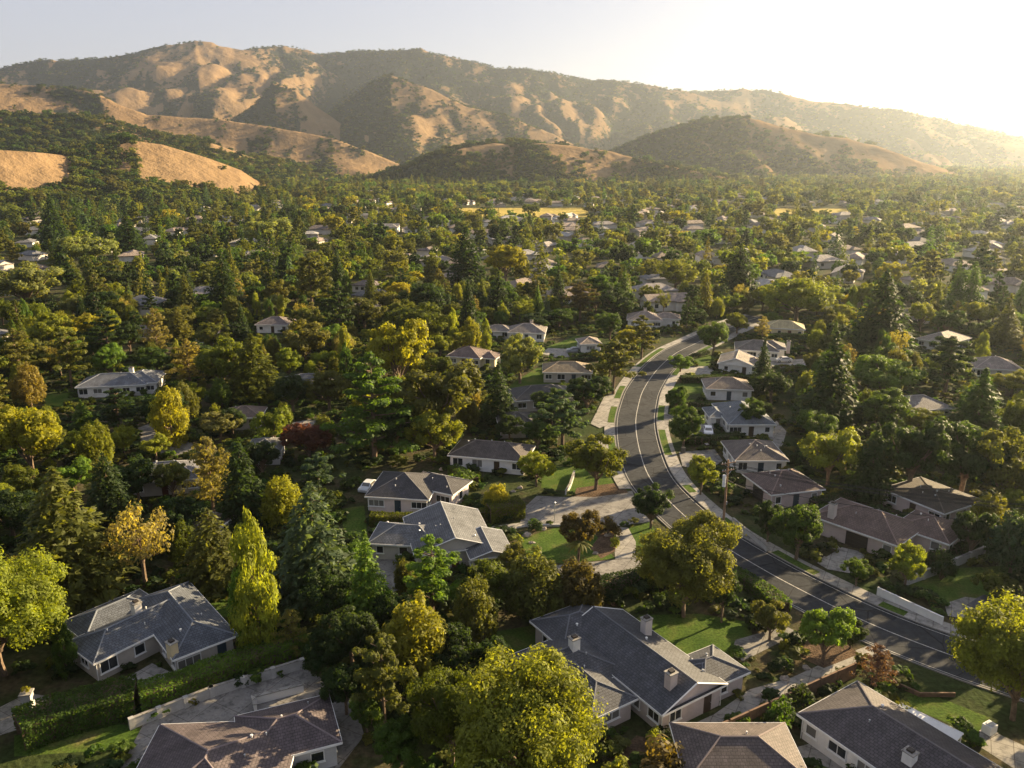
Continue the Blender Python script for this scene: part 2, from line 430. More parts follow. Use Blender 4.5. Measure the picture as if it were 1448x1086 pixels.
def hill_at(x, y):
    th, r = math.atan2(x, y), math.hypot(x, y)
    j = np.interp(th, H_TH, np.arange(len(H_TH))); i = np.interp(r, H_R, np.arange(len(H_R)))
    i0, j0 = min(int(i), len(H_R) - 2), min(int(j), len(H_TH) - 2)
    a, b = i - i0, j - j0
    z = (H_Z[i0, j0] * (1 - b) + H_Z[i0, j0 + 1] * b) * (1 - a) + (H_Z[i0 + 1, j0] * (1 - b) + H_Z[i0 + 1, j0 + 1] * b) * a
    return max(float(z), 0.0) if r > 765 else 0.0, float(H_V[i0, j0])

# ------------------------------------------------------------------ roads, pavements, lawns, drives
def spline(pts, step=1.5):
    pts = [np.array(p[:2], float) for p in pts]
    out = []
    for i in range(len(pts) - 1):
        p0, p1, p2, p3 = pts[max(i - 1, 0)], pts[i], pts[i + 1], pts[min(i + 2, len(pts) - 1)]
        n = max(2, int(np.linalg.norm(p2 - p1) / step))
        for k in range(n):
            t = k / n
            out.append(0.5 * ((2 * p1) + (-p0 + p2) * t + (2 * p0 - 5 * p1 + 4 * p2 - p3) * t * t + (-p0 + 3 * p1 - 3 * p2 + p3) * t ** 3))
    out.append(pts[-1]); return np.array(out)
def offset(line, d):
    t = np.gradient(line, axis=0); t /= np.linalg.norm(t, axis=1)[:, None]
    return line + np.stack([-t[:, 1], t[:, 0]], -1) * d
def strip(name, line, d0, d1, z, mat, kind='structure', thick=0.0):
    a, b = offset(line, d0), offset(line, d1); m = MB(); s = 0
    for k in range(len(line) - 1):
        q = [a[k], a[k + 1], b[k + 1], b[k]]
        m.face([(p[0], p[1], z) for p in q][::-1 if d0 < d1 else 1])
        if thick:
            for (p, r) in ((q[0], q[1]), (q[2], q[3])):
                m.face([(p[0], p[1], z), (r[0], r[1], z), (r[0], r[1], z - thick), (p[0], p[1], z - thick)])
    return tag(m.obj(name, mat), kind=kind)
def patch(name, px, z, mat, kind='structure', label=None):
    m = MB(); q = [P(x, y) for x, y in px]
    area = sum(q[i][0] * q[(i + 1) % len(q)][1] - q[(i + 1) % len(q)][0] * q[i][1] for i in range(len(q)))
    if area < 0: q = q[::-1]
    m.face([(p[0], p[1], z) for p in q])
    PATCHES.append(([(p[0], p[1]) for p in q], name))
    return tag(m.obj(name, mat), kind=kind)
PATCHES = []
# left and right road edges as the photo shows them, averaged to a centre line
mid_px = [(1980, 1105), (1740, 1050), (1520, 985), (1440, 958), (1346, 927), (1233, 883), (1134, 835), (1070, 800), (1010, 763), (960, 722), (921, 679), (905, 639), (899, 600), (903, 572), (911, 549), (930, 522), (955, 500), (983, 486), (1006, 475), (1030, 464), (1052, 455), (1074, 448)]
ROADC = spline([P(*p) for p in mid_px])
RW = 4.3
strip("road", ROADC, -RW, RW, 0.020, ASPHALT)
strip("road_centre_line", ROADC, -0.075, 0.075, 0.024, MARK)
strip("road_edge_line", ROADC, RW - 0.47, RW - 0.38, 0.024, MARK)
strip("road_edge_line", ROADC, -RW + 0.38, -RW + 0.47, 0.024, MARK)
strip("kerb", ROADC, RW, RW + 0.2, 0.13, KERB, thick=0.13)
strip("kerb", ROADC, -RW - 0.2, -RW, 0.13, KERB, thick=0.13)
def near_k(px, py):
    p = P(px, py); return int(np.argmin(np.hypot(ROADC[:, 0] - p[0], ROADC[:, 1] - p[1])))
def verges(side, spans, w0, w1):
    for (a, b) in spans:
        k0, k1 = near_k(*a), near_k(*b)
        if k1 - k0 > 1: strip("grass_verge", ROADC[k0:k1 + 1], *((-w1, -w0) if side < 0 else (w0, w1)), 0.135, LAWN, thick=0.13)
strip("pavement", ROADC, -RW - 2.4, -RW - 0.2, 0.12, CONC, thick=0.12)
strip("pavement", ROADC[near_k(895, 690):], RW + 0.2, RW + 2.2, 0.12, CONC, thick=0.12)
verges(-1, [((1260, 890), (1215, 870)), ((1115, 826), (1060, 795)), ((1000, 757), (985, 742)), ((945, 700), (935, 688)), ((907, 645), (898, 606)), ((899, 592), (902, 572)), ((925, 528), (950, 503)), ((970, 495), (995, 480))], RW + .22, RW + 1.6)
verges(1, [((890, 652), (897, 620)), ((899, 600), (902, 578)), ((905, 565), (912, 548)), ((930, 522), (960, 497))], RW + .22, RW + 1.6)

# side street and driveways (photo outline of each paved patch)
patch("side_street", [(740, 719), (759, 701), (800, 703), (860, 700), (894, 694), (905, 722), (925, 737), (877, 744), (840, 741), (784, 742), (735, 741)], 0.016, DRIVE)
patch("driveway", [(877, 745), (888, 746), (899, 766), (899, 789), (870, 791), (868, 764)], 0.019, CONC)
patch("lane", [(700, 812), (800, 798), (899, 789), (960, 776), (1000, 790), (917, 806), (835, 824), (760, 835)], 0.013, DRIVE)
patch("driveway", [(1155, 797), (1190, 775), (1212, 780), (1230, 790), (1205, 812), (1170, 806)], 0.125, CONC)
patch("driveway", [(960, 640), (1010, 636), (1022, 652), (1000, 668), (965, 660)], 0.125, DRIVE)
patch("driveway", [(938, 586), (985, 590), (1010, 600), (1012, 615), (985, 618), (940, 600)], 0.125, DRIVE)
patch("driveway", [(960, 520), (1005, 518), (1012, 528), (990, 533), (955, 530)], 0.125, CONC)
patch("driveway", [(1090, 510), (1165, 506), (1160, 518), (1085, 520)], 0.02, CONC)
patch("driveway", [(1078, 655), (1100, 656), (1112, 610), (1098, 595), (1092, 600)], 0.014, CONC)
patch("driveway", [(855, 560), (872, 556), (862, 600), (848, 606), (835, 600)], 0.125, CONC)
patch("driveway", [(840, 620), (865, 612), (860, 650), (838, 640)], 0.125, CONC)
patch("driveway", [(170, 1086), (205, 1020), (300, 985), (430, 945), (500, 985), (515, 1040), (480, 1086), (340, 1100)], 0.012, DRIVE)
patch("patio", [(180, 958), (215, 938), (250, 955), (220, 975), (195, 985)], 0.02, CONC)
patch("driveway", [(0, 1000), (40, 980), (70, 985), (30, 1030), (0, 1040)], 0.012, CONC)
patch("garden_path", [(945, 1040), (1010, 1010), (1060, 975), (1120, 958), (1170, 935), (1230, 912), (1250, 922), (1190, 950), (1120, 985), (1060, 1012), (990, 1048), (950, 1062)], 0.012, CONC)
patch("garden_path", [(1040, 905), (1110, 885), (1130, 895), (1050, 935), (1035, 920)], 0.014, DRIVE)
patch("driveway", [(1370, 1046), (1395, 1030), (1470, 1065), (1470, 1110)], 0.012, CONC)
patch("patio", [(1115, 1060), (1150, 1050), (1230, 1090), (1190, 1110)], 0.012, CONC)
patch("driveway", [(1335, 855), (1365, 845), (1400, 850), (1385, 880), (1340, 872)], 0.125, CONC)
patch("driveway", [(525, 785), (560, 790), (575, 830), (550, 840), (527, 815)], 0.012, DRIVE)
patch("garden_path", [(690, 745), (745, 738), (750, 744), (700, 752)], 0.012, CONC)
patch("driveway", [(195, 605), (215, 598), (225, 620), (270, 625), (285, 640), (235, 645), (200, 632)], 0.012, DRIVE)
patch("driveway", [(400, 600), (455, 590), (470, 598), (415, 612)], 0.012, DRIVE)
patch("driveway", [(275, 478), (300, 476), (306, 486), (280, 488)], 0.012, CONC)
patch("driveway", [(765, 500), (790, 506), (820, 503), (815, 494), (775, 492)], 0.012, CONC)
patch("lawn", [(870, 905), (905, 870), (990, 868), (1060, 880), (1065, 905), (1030, 925), (985, 945), (930, 930)], 0.010, LAWN)
patch("lawn", [(735, 762), (790, 745), (835, 748), (870, 790), (800, 797), (740, 792)], 0.010, LAWN)
patch("lawn", [(768, 665), (840, 655), (880, 668), (892, 692), (830, 698), (765, 690)], 0.010, LAWN)
patch("lawn", [(265, 850), (330, 838), (370, 890), (345, 900), (310, 870)], 0.010, LAWN)
patch("lawn", [(1280, 830), (1330, 805), (1420, 800), (1448, 815), (1400, 845), (1340, 860)], 0.010, LAWN)
patch("lawn", [(1255, 985), (1300, 975), (1400, 1015), (1380, 1040), (1310, 1010)], 0.010, LAWN)
patch("lawn", [(880, 750), (918, 738), (945, 775), (905, 783)], 0.010, LAWN)
patch("lawn", [(720, 545), (760, 520), (790, 535), (770, 560), (725, 560)], 0.010, LAWN)
patch("lawn", [(770, 492), (815, 475), (850, 478), (850, 490), (800, 493)], 0.010, LAWN)
patch("lawn", [(690, 895), (780, 880), (850, 870), (870, 885), (800, 915), (700, 925)], 0.010, LAWN)
patch("lawn", [(1030, 790), (1100, 800), (1095, 850), (1030, 815)], 0.008, LAWN)
patch("lawn", [(965, 505), (990, 498), (1012, 505), (1000, 518), (965, 515)], 0.010, LAWN)
patch("lawn", [(945, 545), (990, 538), (998, 555), (950, 562)], 0.010, LAWN)
patch("lawn", [(480, 720), (515, 715), (520, 760), (490, 765)], 0.010, LAWN)
patch("lawn", [(300, 1050), (20, 1070), (20, 1040), (150, 1020)], 0.006, LAWN)
patch("lawn", [(50, 560), (100, 555), (108, 575), (70, 580)], 0.010, LAWN)
for q in ([(815, 690), (880, 682), (888, 697), (840, 703), (812, 702)], [(850, 755), (868, 750), (870, 780), (850, 790), (835, 775)], [(1140, 905), (1200, 912), (1215, 925), (1165, 945), (1130, 930)], [(900, 1040), (940, 1050), (900, 1086), (850, 1086)]):
    patch("planting_bed", q, 0.022, MULCH)
def far_patch(name, x0, x1, y0, y1, mat, z=0.05):
    a, b, c, d = P(x0, y1), P(x1, y1), P(x1 - 6, y0), P(x0 + 8, y0)
    m = MB(); m.face([(p[0], p[1], z) for p in (a, b, c, d)]); PATCHES.append(([(p[0], p[1]) for p in (a, b, c, d)], name))
    return tag(m.obj(name, mat), kind='structure')
FIELDS = [(640, 835, 294, 307), (1090, 1203, 295, 306)]
for f in FIELDS: far_patch("field", *f, FIELD)

def in_poly(x, y, q):
    c = False; j = len(q) - 1
    for i in range(len(q)):
        if (q[i][1] > y) != (q[j][1] > y) and x < (q[j][0] - q[i][0]) * (y - q[i][1]) / (q[j][1] - q[i][1]) + q[i][0]: c = not c
        j = i
    return c
def road_dist(x, y): return float(np.min(np.hypot(ROADC[:, 0] - x, ROADC[:, 1] - y)))

# ------------------------------------------------------------------ houses
HOUSES = []           # dict(name, blocks, centre, box)
def dup(o, parent, name=None):
    c = o.copy(); COL.objects.link(c); c.parent = parent
    return c
_win = {}
def window_mesh(w, h):
    k = (round(w, 1), round(h, 1))
    if k not in _win:
        fr, pn = MB(), MB(); t = 0.09
        for cx, cz, sx, sz in ((0, h / 2 + t / 2, w + 2 * t, t), (0, -h / 2 - t / 2, w + 2 * t, t), (-w / 2 - t / 2, 0, t, h), (w / 2 + t / 2, 0, t, h)):
            fr.box((cx, -0.03, cz), (sx, 0.12, sz))
        n = 1 if w < 1.3 else 2 if w < 2.2 else 3
        for q in range(1, n): fr.box((-w / 2 + w * q / n, -0.02, 0), (0.06, 0.08, h))
        fr.box((0, -0.07, -h / 2 - t - 0.03), (w + 0.34, 0.2, 0.06))
        pn.face([(-w / 2, 0.0, -h / 2), (w / 2, 0.0, -h / 2), (w / 2, 0.0, h / 2), (-w / 2, 0.0, h / 2)])
        _win[k] = (fr.mesh("window", TRIM), pn.mesh("pane", GLASS))
    return _win[k]
def put_window(root, x, y, z, rz, w, h):
    fm, pm = window_mesh(w, h)
    f = bpy.data.objects.new("window", fm); link(f, root); f.location = (x, y, z); f.rotation_euler = (0, 0, rz)
    p = bpy.data.objects.new("pane", pm); link(p, f); p.location = (0, -0.012, 0)
class Block:
    def __init__(s, o, u, L, W, typ='hip', ridge=None, dz=0.0, pitch=0.42):
        s.o = np.array(o[:2], float); s.u = np.array(u, float); s.u /= np.linalg.norm(s.u); s.v = np.array([-s.u[1], s.u[0]])
        s.L, s.W, s.typ, s.dz, s.pitch = L, W, typ, dz, pitch
        s.ridge = ridge or ('u' if L >= W else 'v')
    def at(s, a, b): p = s.o + s.u * a + s.v * b; return (p[0], p[1])
    def local(s, x, y): d = np.array([x, y]) - s.o; return float(d @ s.u), float(d @ s.v)
    def inside(s, x, y, m=0.0):
        a, b = s.local(x, y); return -m < a < s.L + m and -m < b < s.W + m
    def roof_h(s, x, y):
        a, b = s.local(x, y)
        if not (0 <= a <= s.L and 0 <= b <= s.W): return -1
        if s.typ == 'hip': return min(a, b, s.L - a, s.W - b) * s.pitch
        return (min(b, s.W - b) if s.ridge == 'u' else min(a, s.L - a)) * s.pitch
    def roof_faces(s, m, caps, e):
        L, W, k = s.L, s.W, s.pitch
        A, B, C, D = (0, 0), (L, 0), (L, W), (0, W)
        if s.ridge == 'u':
            h = W / 2 * k; i = W / 2 if s.typ == 'hip' else 0; R0, R1 = (i, W / 2), (L - i, W / 2)
            polys = [[A, B, R1, R0], [C, D, R0, R1], [D, A, R0], [B, C, R1]]; run = W / 2
        else:
            h = L / 2 * k; i = L / 2 if s.typ == 'hip' else 0; R0, R1 = (L / 2, i), (L / 2, W - i)
            polys = [[B, C, R1, R0], [D, A, R0, R1], [A, B, R0], [C, D, R1]]; run = L / 2
        Z = {R0: h, R1: h}
        tri_gable = []
        sl = math.sqrt(1 + k * k)
        for q in polys:
            pts = [(*s.at(*c), e + Z.get(c, 0)) for c in q]
            if len(q) == 3 and s.typ != 'hip':
                tri_gable.append(q); continue
            ed = np.array(q[1]) - np.array(q[0]); ed = ed / np.linalg.norm(ed); nn = np.array([-ed[1], ed[0]])
            uv = [(float((np.array(c) - q[0]) @ ed), float((np.array(c) - q[0]) @ nn) * sl) for c in q]
            m.face(pts, uv)
        cor = [s.at(*c) for c in (A, B, C, D)]
        th = 0.2
        m.face([(p[0], p[1], e - th) for p in cor][::-1])
        if s.typ == 'hip':
            for c in (A, D): caps.append(((*s.at(*c), e), (*s.at(*(R0 if s.ridge == 'u' else (R0 if c == A else R1))), e + h)))
            for c in (B, C): caps.append(((*s.at(*c), e), (*s.at(*(R1 if s.ridge == 'u' else (R0 if c == B else R1))), e + h)))
        caps.append(((*s.at(*R0), e + h), (*s.at(*R1), e + h)))
        return tri_gable, h
def house(short, label, wall, roof, blocks, eave=2.75, chimneys=(), vents=3, garage=None, trim=True, door=True, name="house", win=True, category="house", skip_win=0.0, sub=True, clear=True):
    c = blocks[0].at(blocks[0].L / 2, blocks[0].W / 2)
    root = empty(name, (c[0], c[1], 0)); tag(root, label, category)
    off = Vector((c[0], c[1], 0))
    sh = lambda p: (p[0] - c[0], p[1] - c[1], p[2])
    W_, R_, Fm, Cp = MB(), MB(), MB(), MB()
    for bi, b in enumerate(blocks):
        e = eave + b.dz + bi * 0.004
        caps = []; m = MB()
        tg, h = b.roof_faces(m, caps, e)
        for f_, in [(x,) for x in m.f]: R_.face([sh(m.v[i]) for i in f_], [m.uv[i] for i in f_])
        for p, q in caps: Cp.tube(sh((p[0], p[1], p[2] + 0.02)), sh((q[0], q[1], q[2] + 0.02)), 0.09, 0.09, 5)
        ov = 0.5
        cs = [b.at(ov, ov), b.at(b.L - ov, ov), b.at(b.L - ov, b.W - ov), b.at(ov, b.W - ov)]
        z1 = e - 0.205
        for k in range(4):
            p, q = cs[k], cs[(k + 1) % 4]
            W_.face([sh((*p, -0.3)), sh((*q, -0.3)), sh((*q, z1)), sh((*p, z1))])
        cr = [b.at(0, 0), b.at(b.L, 0), b.at(b.L, b.W), b.at(0, b.W)]
        for k in range(4):                                       # fascia boards
            p, q = np.array(cr[k]), np.array(cr[(k + 1) % 4]); d = (q - p) / np.linalg.norm(q - p); n = np.array([d[1], -d[0]])
            mid = (p + q) / 2 + n * 0.022
            Fm.box(sh((mid[0], mid[1], e - 0.095)), (float(np.linalg.norm(q - p)) + 0.04, 0.045, 0.23), math.atan2(d[1], d[0]))
        for q in tg:                                             # gable ends
            ins = []
            for cc in q[:2]:
                ins.append(cc)
            ap = q[2]
            cen = np.array([b.L / 2, b.W / 2])
            ndir = 1 if np.allclose((np.array(ins[0]) + np.array(ins[1]))[0 if b.ridge == 'u' else 1], 0) else -1
            g = []
            for cc, z in ((ins[0], e - 0.2), (ins[1], e - 0.2), (ap, e + h - 0.06)):
                a = list(cc); a[0 if b.ridge == 'u' else 1] += ndir * ov
                g.append(sh((*b.at(*a), z)))
            W_.face(g)
            for cc in ins:                                       # barge boards
                p3, q3 = (*b.at(*cc), e - 0.02), (*b.at(*ap), e + h - 0.02)
                Fm.tube(sh(p3), sh(q3), 0.09, 0.09, 4)
    wo = W_.obj("wall", STUCCO, root, wall)
    ro = R_.obj("roof", ROOF, root, roof)
    Fm.obj("fascia", TRIM if trim else PAINT, root, tuple(min(1, x * 0.55) for x in wall))
    Cp.obj("ridge_cap", STUCCO, ro, tuple(min(0.9, x * 1.7 + 0.02) for x in roof))  # paler than the roof: sunlit ridge lines put into the colour
    rnd = random.Random(sum(map(ord, short)) * 7)
    rh = lambda x, y: max(b.roof_h(x, y) + b.dz for b in blocks)
    for (x, y, zt, col) in chimneys:
        m = MB(); z0 = max(eave + rh(x, y) - 0.5, 0) if rh(x, y) > -0.9 else -0.2
        m.box(sh((x, y, (z0 + zt) / 2)), (0.95, 0.85, zt - z0), math.atan2(blocks[0].u[1], blocks[0].u[0]))
        ch = m.obj("chimney", STUCCO, root, col)
        m = MB(); rz = math.atan2(blocks[0].u[1], blocks[0].u[0])
        m.box(sh((x, y, zt + 0.06)), (1.12, 1.02, 0.12), rz); m.obj("chimney_cap", CONC, ch)
        m = MB(); m.box(sh((x, y, zt + 0.22)), (0.55, 0.5, 0.2), rz); m.obj("flue", DARK, ch)
    if sub:
        b = blocks[0]
        for a in ((0.42, 0.42), (b.L - 0.42, 0.42)):
            q = b.at(*a); m = MB(); m.tube(sh((*q, 0.05)), sh((*q, eave - 0.25)), 0.05, 0.05, 6); m.obj("downpipe", TRIM, root)
    for k in range(vents):
        for _ in range(20):
            b = rnd.choice(blocks); x, y = b.at(rnd.uniform(.15, .85) * b.L, rnd.uniform(.15, .85) * b.W)
            if rh(x, y) > 0.4: break
        z = eave + rh(x, y); m = MB(); r = rnd.choice([0.05, 0.06, 0.10])
        m.tube(sh((x, y, z - 0.2)), sh((x, y, z + 0.22)), r, r, 8); m.tube(sh((x, y, z + 0.22)), sh((x, y, z + 0.28)), r * 1.6, r * 1.2, 8)
        m.obj("roof_vent", rnd.choice([METAL, TRIM]), root)
    if win:
        did_door = False
        for bi, b in enumerate(blocks):
            sides = [((0, 0), (b.L, 0), (0, -1)), ((b.L, 0), (b.L, b.W), (1, 0)), ((b.L, b.W), (0, b.W), (0, 1)), ((0, b.W), (0, 0), (-1, 0))]
            for si, (p, q, nl) in enumerate(sides):
                n = b.u * nl[0] + b.v * nl[1]
                ln = math.hypot(q[0] - p[0], q[1] - p[1])
                if n @ np.array([-c[0], -c[1]]) / math.hypot(*c) < -0.55: continue
                cnt = max(1, int((ln - 1.2) / 2.7))
                rz = math.atan2(n[0], -n[1])
                for k in range(cnt):
                    t = (k + 0.5) / cnt
                    a = p[0] + (q[0] - p[0]) * t - nl[0] * 0.5, p[1] + (q[1] - p[1]) * t - nl[1] * 0.5
                    x, y = b.at(*a)
                    if any(o is not b and o.inside(x, y, -0.15) for o in blocks): continue
                    if garage and math.hypot(x - garage[0], y - garage[1]) < garage[3] / 2 + 0.9: continue
                    if rnd.random() < skip_win: continue
                    if door and not did_door and k == cnt // 2 and n[1] < -0.2 and cnt > 1:
                        did_door = True
                        m = MB(); m.box((0, -0.02, 1.05), (1.0, 0.09, 2.1)); d = m.obj("door", PAINT, root, rnd.choice([(0.05, 0.03, 0.02), (0.10, 0.03, 0.02), (0.03, 0.05, 0.07)]))
                        d.location = (x - c[0], y - c[1], 0.05); d.rotation_euler = (0, 0, rz)
                        if sub:
                            m = MB(); m.tube((0.36, -0.07, 1.0), (0.36, -0.13, 1.0), 0.04, 0.05, 8); m.obj("handle", METAL, d)
                        continue
                    w = rnd.choice([0.9, 1.1, 1.5, 1.8, 2.4]) if ln > 5 else rnd.choice([0.9, 1.2])
                    hh = rnd.choice([1.0, 1.1, 1.3])
                    put_window(root, x - c[0] + n[0] * 0.012, y - c[1] + n[1] * 0.012, 1.52, rz, w, hh)
    if garage:
        x, y, rz, w = garage; m = MB()
        m.box((0, -0.03, 1.08), (w, 0.1, 2.16))
        for k in range(1, 4): m.box((0, -0.09, 0.54 * k), (w - 0.1, 0.03, 0.05))
        g = m.obj("garage_door", PAINT, root, (0.035, 0.028, 0.024) if roof[0] > roof[2] * 1.5 else (0.5, 0.48, 0.44)); g.location = (x - c[0], y - c[1], 0); g.rotation_euler = (0, 0, rz)
    xs, ys = [], []
    for b in blocks:
        for a in ((0, 0), (b.L, 0), (b.L, b.W), (0, b.W)):
            for z in (0.5, eave + 0.8):
                u, v, d = proj(*b.at(*a), z); xs.append(u); ys.append(v)
    HOUSES.append(dict(short=short, blocks=blocks, c=c, box=(min(xs), min(ys), max(xs), max(ys)), d=math.hypot(*c), root=root, hand=True, clear=clear))
    return root
B = Block
BEIGE, WHITE_, PINK, GREY_, CREAM = (0.42, 0.38, 0.33), (0.70, 0.68, 0.64), (0.52, 0.42, 0.38), (0.45, 0.44, 0.43), (0.66, 0.58, 0.38)
SLATE, CHAR, BROWN, TAN, REDB, BLUEG, GREYR, DKBR = (0.095, 0.105, 0.125), (0.075, 0.072, 0.075), (0.125, 0.095, 0.085), (0.22, 0.175, 0.14), (0.128, 0.090, 0.078), (0.13, 0.145, 0.165), (0.20, 0.185, 0.17), (0.085, 0.068, 0.06)
def pb(px, py, u, L, W, z=2.75, **k): return B(P(px, py, z), u, L, W, **k)

chA = P(249, 957); 
house("slate-blue house", "slate-blue hip-roofed house with a yellow chimney behind a clipped hedge", BEIGE, SLATE,
      [B((-49.6, 77.6), (0.80, -0.60), 6.4, 14), B((-36.3, 74.4), (0.76, 0.65), 7.2, 15.5), B((-52.5, 82.0), (0.78, -0.62), 6.0, 9.5, dz=-0.25)],
      chimneys=[(chA[0], chA[1], 4.3, (0.55, 0.45, 0.28)), (-43.3, 81.8, 5.2, (0.6, 0.58, 0.55))], vents=7)
house("bottom left purple-brown house", "purple-brown roof house with a paved yard along a white wall", GREY_, (0.10, 0.080, 0.082),
      [B((-32.6, 50.0), (1, 0.06), 13.5, 14.4, ridge='v', pitch=0.36), B((-24, 58.6), (0.93, 0.37), 9.0, 7.4, dz=0.05, pitch=0.36)], vents=5)
house("big charcoal house", "big charcoal shingled house with three chimneys and a pink gable end", (0.50, 0.43, 0.40), (0.072, 0.075, 0.085),
      [B((14.5, 65.6), (0.84, 0.54), 9.0, 16.5, typ='gable', ridge='v'), B((2.6, 66.6), (0.84, 0.54), 11.5, 9.0, dz=-0.1), B((7.6, 65.2), (0.84, 0.54), 6.0, 10.0, dz=-0.2),
       B((5.6, 76.2), (0.84, 0.54), 8.0, 6.6, dz=0.1), B((19.4, 69.5), (0.86, 0.50), 6.6, 5.6, dz=-0.3), B((17.6, 73.2), (0.60, -0.80), 3.4, 4.2, dz=-0.05)],
      chimneys=[(15.8, 68.6, 5.4, (0.5, 0.42, 0.38)), (14.9, 78.2, 5.4, (0.5, 0.45, 0.42)), (6.6, 74.2, 5.6, (0.66, 0.64, 0.6))], vents=11)
house("bottom right brown house", "dark brown long hip-roofed house with white fascia behind the wooden fence", WHITE_, (0.080, 0.070, 0.072),
      [B((27.6, 65.9), (0.535, -0.845), 26, 9.4)], chimneys=[(P(1284, 1085, 3)[0], P(1284, 1085, 3)[1], 4.6, (0.66, 0.64, 0.6))], vents=4)
house("small bottom-edge brown house", "small brown hip-roofed house at the bottom edge below the wooden fence", BEIGE, (0.105, 0.085, 0.08),
      [B((15.0, 57.0), (1, 0), 11, 7.6), B((17.6, 48), (1, 0), 7, 10.5, dz=-0.03)], vents=2)
ga = P(1217, 768)
house("reddish-brown house", "reddish-brown roofed house with a dark garage door and paved drive", PINK, REDB,
      [B((44.6, 110.2), (0.66, -0.75), 13.2, 9.5), B((55.5, 107.0), (0.66, -0.75), 8.0, 8.0, dz=-0.12)], chimneys=[(P(1182, 735, 3.4)[0], P(1182, 735, 3.4)[1] + 1.5, 5.3, (0.5, 0.44, 0.4))],
      vents=7, garage=(B((44.6, 110.2), (0.66, -0.75), 13.2, 9.5).at(7.2, 0.46)[0], B((44.6, 110.2), (0.66, -0.75), 13.2, 9.5).at(7.2, 0.46)[1], math.atan2(-0.75, 0.66), 3.2))
house("low dark-roofed house", "low dark brown shallow-roofed house under the big dark trees", PINK, (0.075, 0.062, 0.05), [B((59.7, 120.2), (0.48, -0.87), 11, 10, pitch=0.16)], vents=6, clear=False)
house("house beside the utility pole", "brown hip-roofed house with a tall garage end beside the utility pole", PINK, (0.125, 0.088, 0.078), [B((41.1, 117.5), (0.97, 0.24), 9.8, 9.0)], vents=5, garage=(*B((41.1, 117.5), (0.97, 0.24), 9.8, 9.0).at(0.46, 4.5), math.atan2(0.24, 0.97) - math.pi / 2, 3.0))
house("grey-brown drive-end house", "grey-brown hip-roofed white house at the end of a shaded drive", WHITE_, (0.130, 0.108, 0.098), [B((39.3, 132.3), (1, 0), 9.6, 10)], vents=5)
house("blue-grey roadside house", "blue-grey hip-roofed white house with a white car parked in front", WHITE_, BLUEG, [B((43.2, 151.8), (1, 0), 9.6, 14, ridge='v'), B((40.6, 157), (1, 0), 4, 6.5, dz=-0.2)], vents=4)
house("tan-roofed hedge cottage", "tan hip-roofed white cottage between two clipped hedges", WHITE_, TAN, [B((44.5, 177), (0.99, -0.1), 10.8, 8.4)], vents=2)
house("white gabled house", "white gabled house with a pale tan roof above the road bend", WHITE_, (0.23, 0.20, 0.17), [B((52.9, 200.4), (0.94, -0.34), 9, 10, typ='gable', ridge='v', pitch=0.36), B((59, 199.5), (0.94, -0.34), 6, 7, dz=-0.2)], vents=1)
house("dark-grey-roofed white house", "white house with a dark grey hip roof and chimney on its right", WHITE_, (0.14, 0.125, 0.115), [B((61.4, 215.3), (0.97, -0.25), 12, 9.4), B((68, 216), (0.97, -0.25), 7.5, 8, dz=0.15)], chimneys=[(76.5, 216.5, 4.8, (0.6, 0.5, 0.45))], vents=2)
house("cream house", "cream-yellow walled house with a pale yellow hip roof", CREAM, (0.40, 0.34, 0.19), [B((78.2, 244), (0.96, -0.28), 12, 8.6)], vents=1)
house("tan house by tall conifer", "pale tan house with a brown hip roof right of the tall dark conifer", (0.55, 0.46, 0.36), (0.22, 0.17, 0.14), [B((130, 262), (1, 0), 11, 8.5)], vents=1)
house("pale sun-facing house", "pale hip-roofed white house with its long side turned to the sun", WHITE_, (0.25, 0.215, 0.18), [B((123.6, 221.5), (0.80, 0.60), 14, 9.5)], vents=1)
house("pale right-edge house", "pale gabled white house with round windows near the right edge", WHITE_, (0.24, 0.20, 0.18), [B((116.6, 195.4), (0.97, -0.22), 11.5, 10)], vents=1)
house("hidden grey right-hand roof", "grey hip-roofed house half hidden behind dark round trees", GREY_, (0.20, 0.185, 0.18), [B((82.3, 160.3), (0.98, 0.18), 12, 9)], vents=2, clear=False)
house("long blue-grey left house", "long blue-grey hip-roofed house with white walls in the left woods", WHITE_, (0.14, 0.15, 0.17), [B((-101, 178), (0.98, 0.17), 15.6, 9), B((-92, 180.5), (0.98, 0.17), 8.5, 10, dz=0.1)], chimneys=[(-91.5, 186.5, 5.2, (0.6, 0.6, 0.58))], vents=2)
house("white dark-roofed house", "white rectangular house with a dark brown hip roof and seven windows", (0.72, 0.70, 0.68), (0.085, 0.072, 0.068), [B((-11.6, 135), (0.97, -0.23), 14.4, 8.4)], vents=4)
house("pink-walled house", "pink-walled square house with a charcoal hip roof above the long hedge", (0.66, 0.56, 0.52), (0.062, 0.060, 0.064), [B((-23.3, 117), (0.99, -0.13), 10.4, 10.4), B((-17, 121), (0.90, -0.44), 8.5, 6.5, dz=0.1)], vents=4)
gU = B((-5.6, 96.6), (0.97, 0.25), 6.2, 7.5, typ='gable', ridge='v', dz=-0.1, pitch=0.30)
house("grey house with sunlit roof", "grey roofed house with one sunlit roof half and a gabled garage", (0.50, 0.46, 0.42), (0.125, 0.13, 0.14), [B((-13.2, 97.6), (0.97, 0.25), 11.4, 12.2, typ='gable', ridge='v', pitch=0.34), B((-20.2, 101.4), (0.97, -0.10), 10, 6.8, dz=-0.15), gU], vents=8)
house("tan golden-sloped house", "tan hip-roofed house with one golden roof slope left of the road", BEIGE, (0.24, 0.19, 0.13), [B((7.5, 191.5), (0.98, -0.05), 12.4, 8.4)], vents=1)
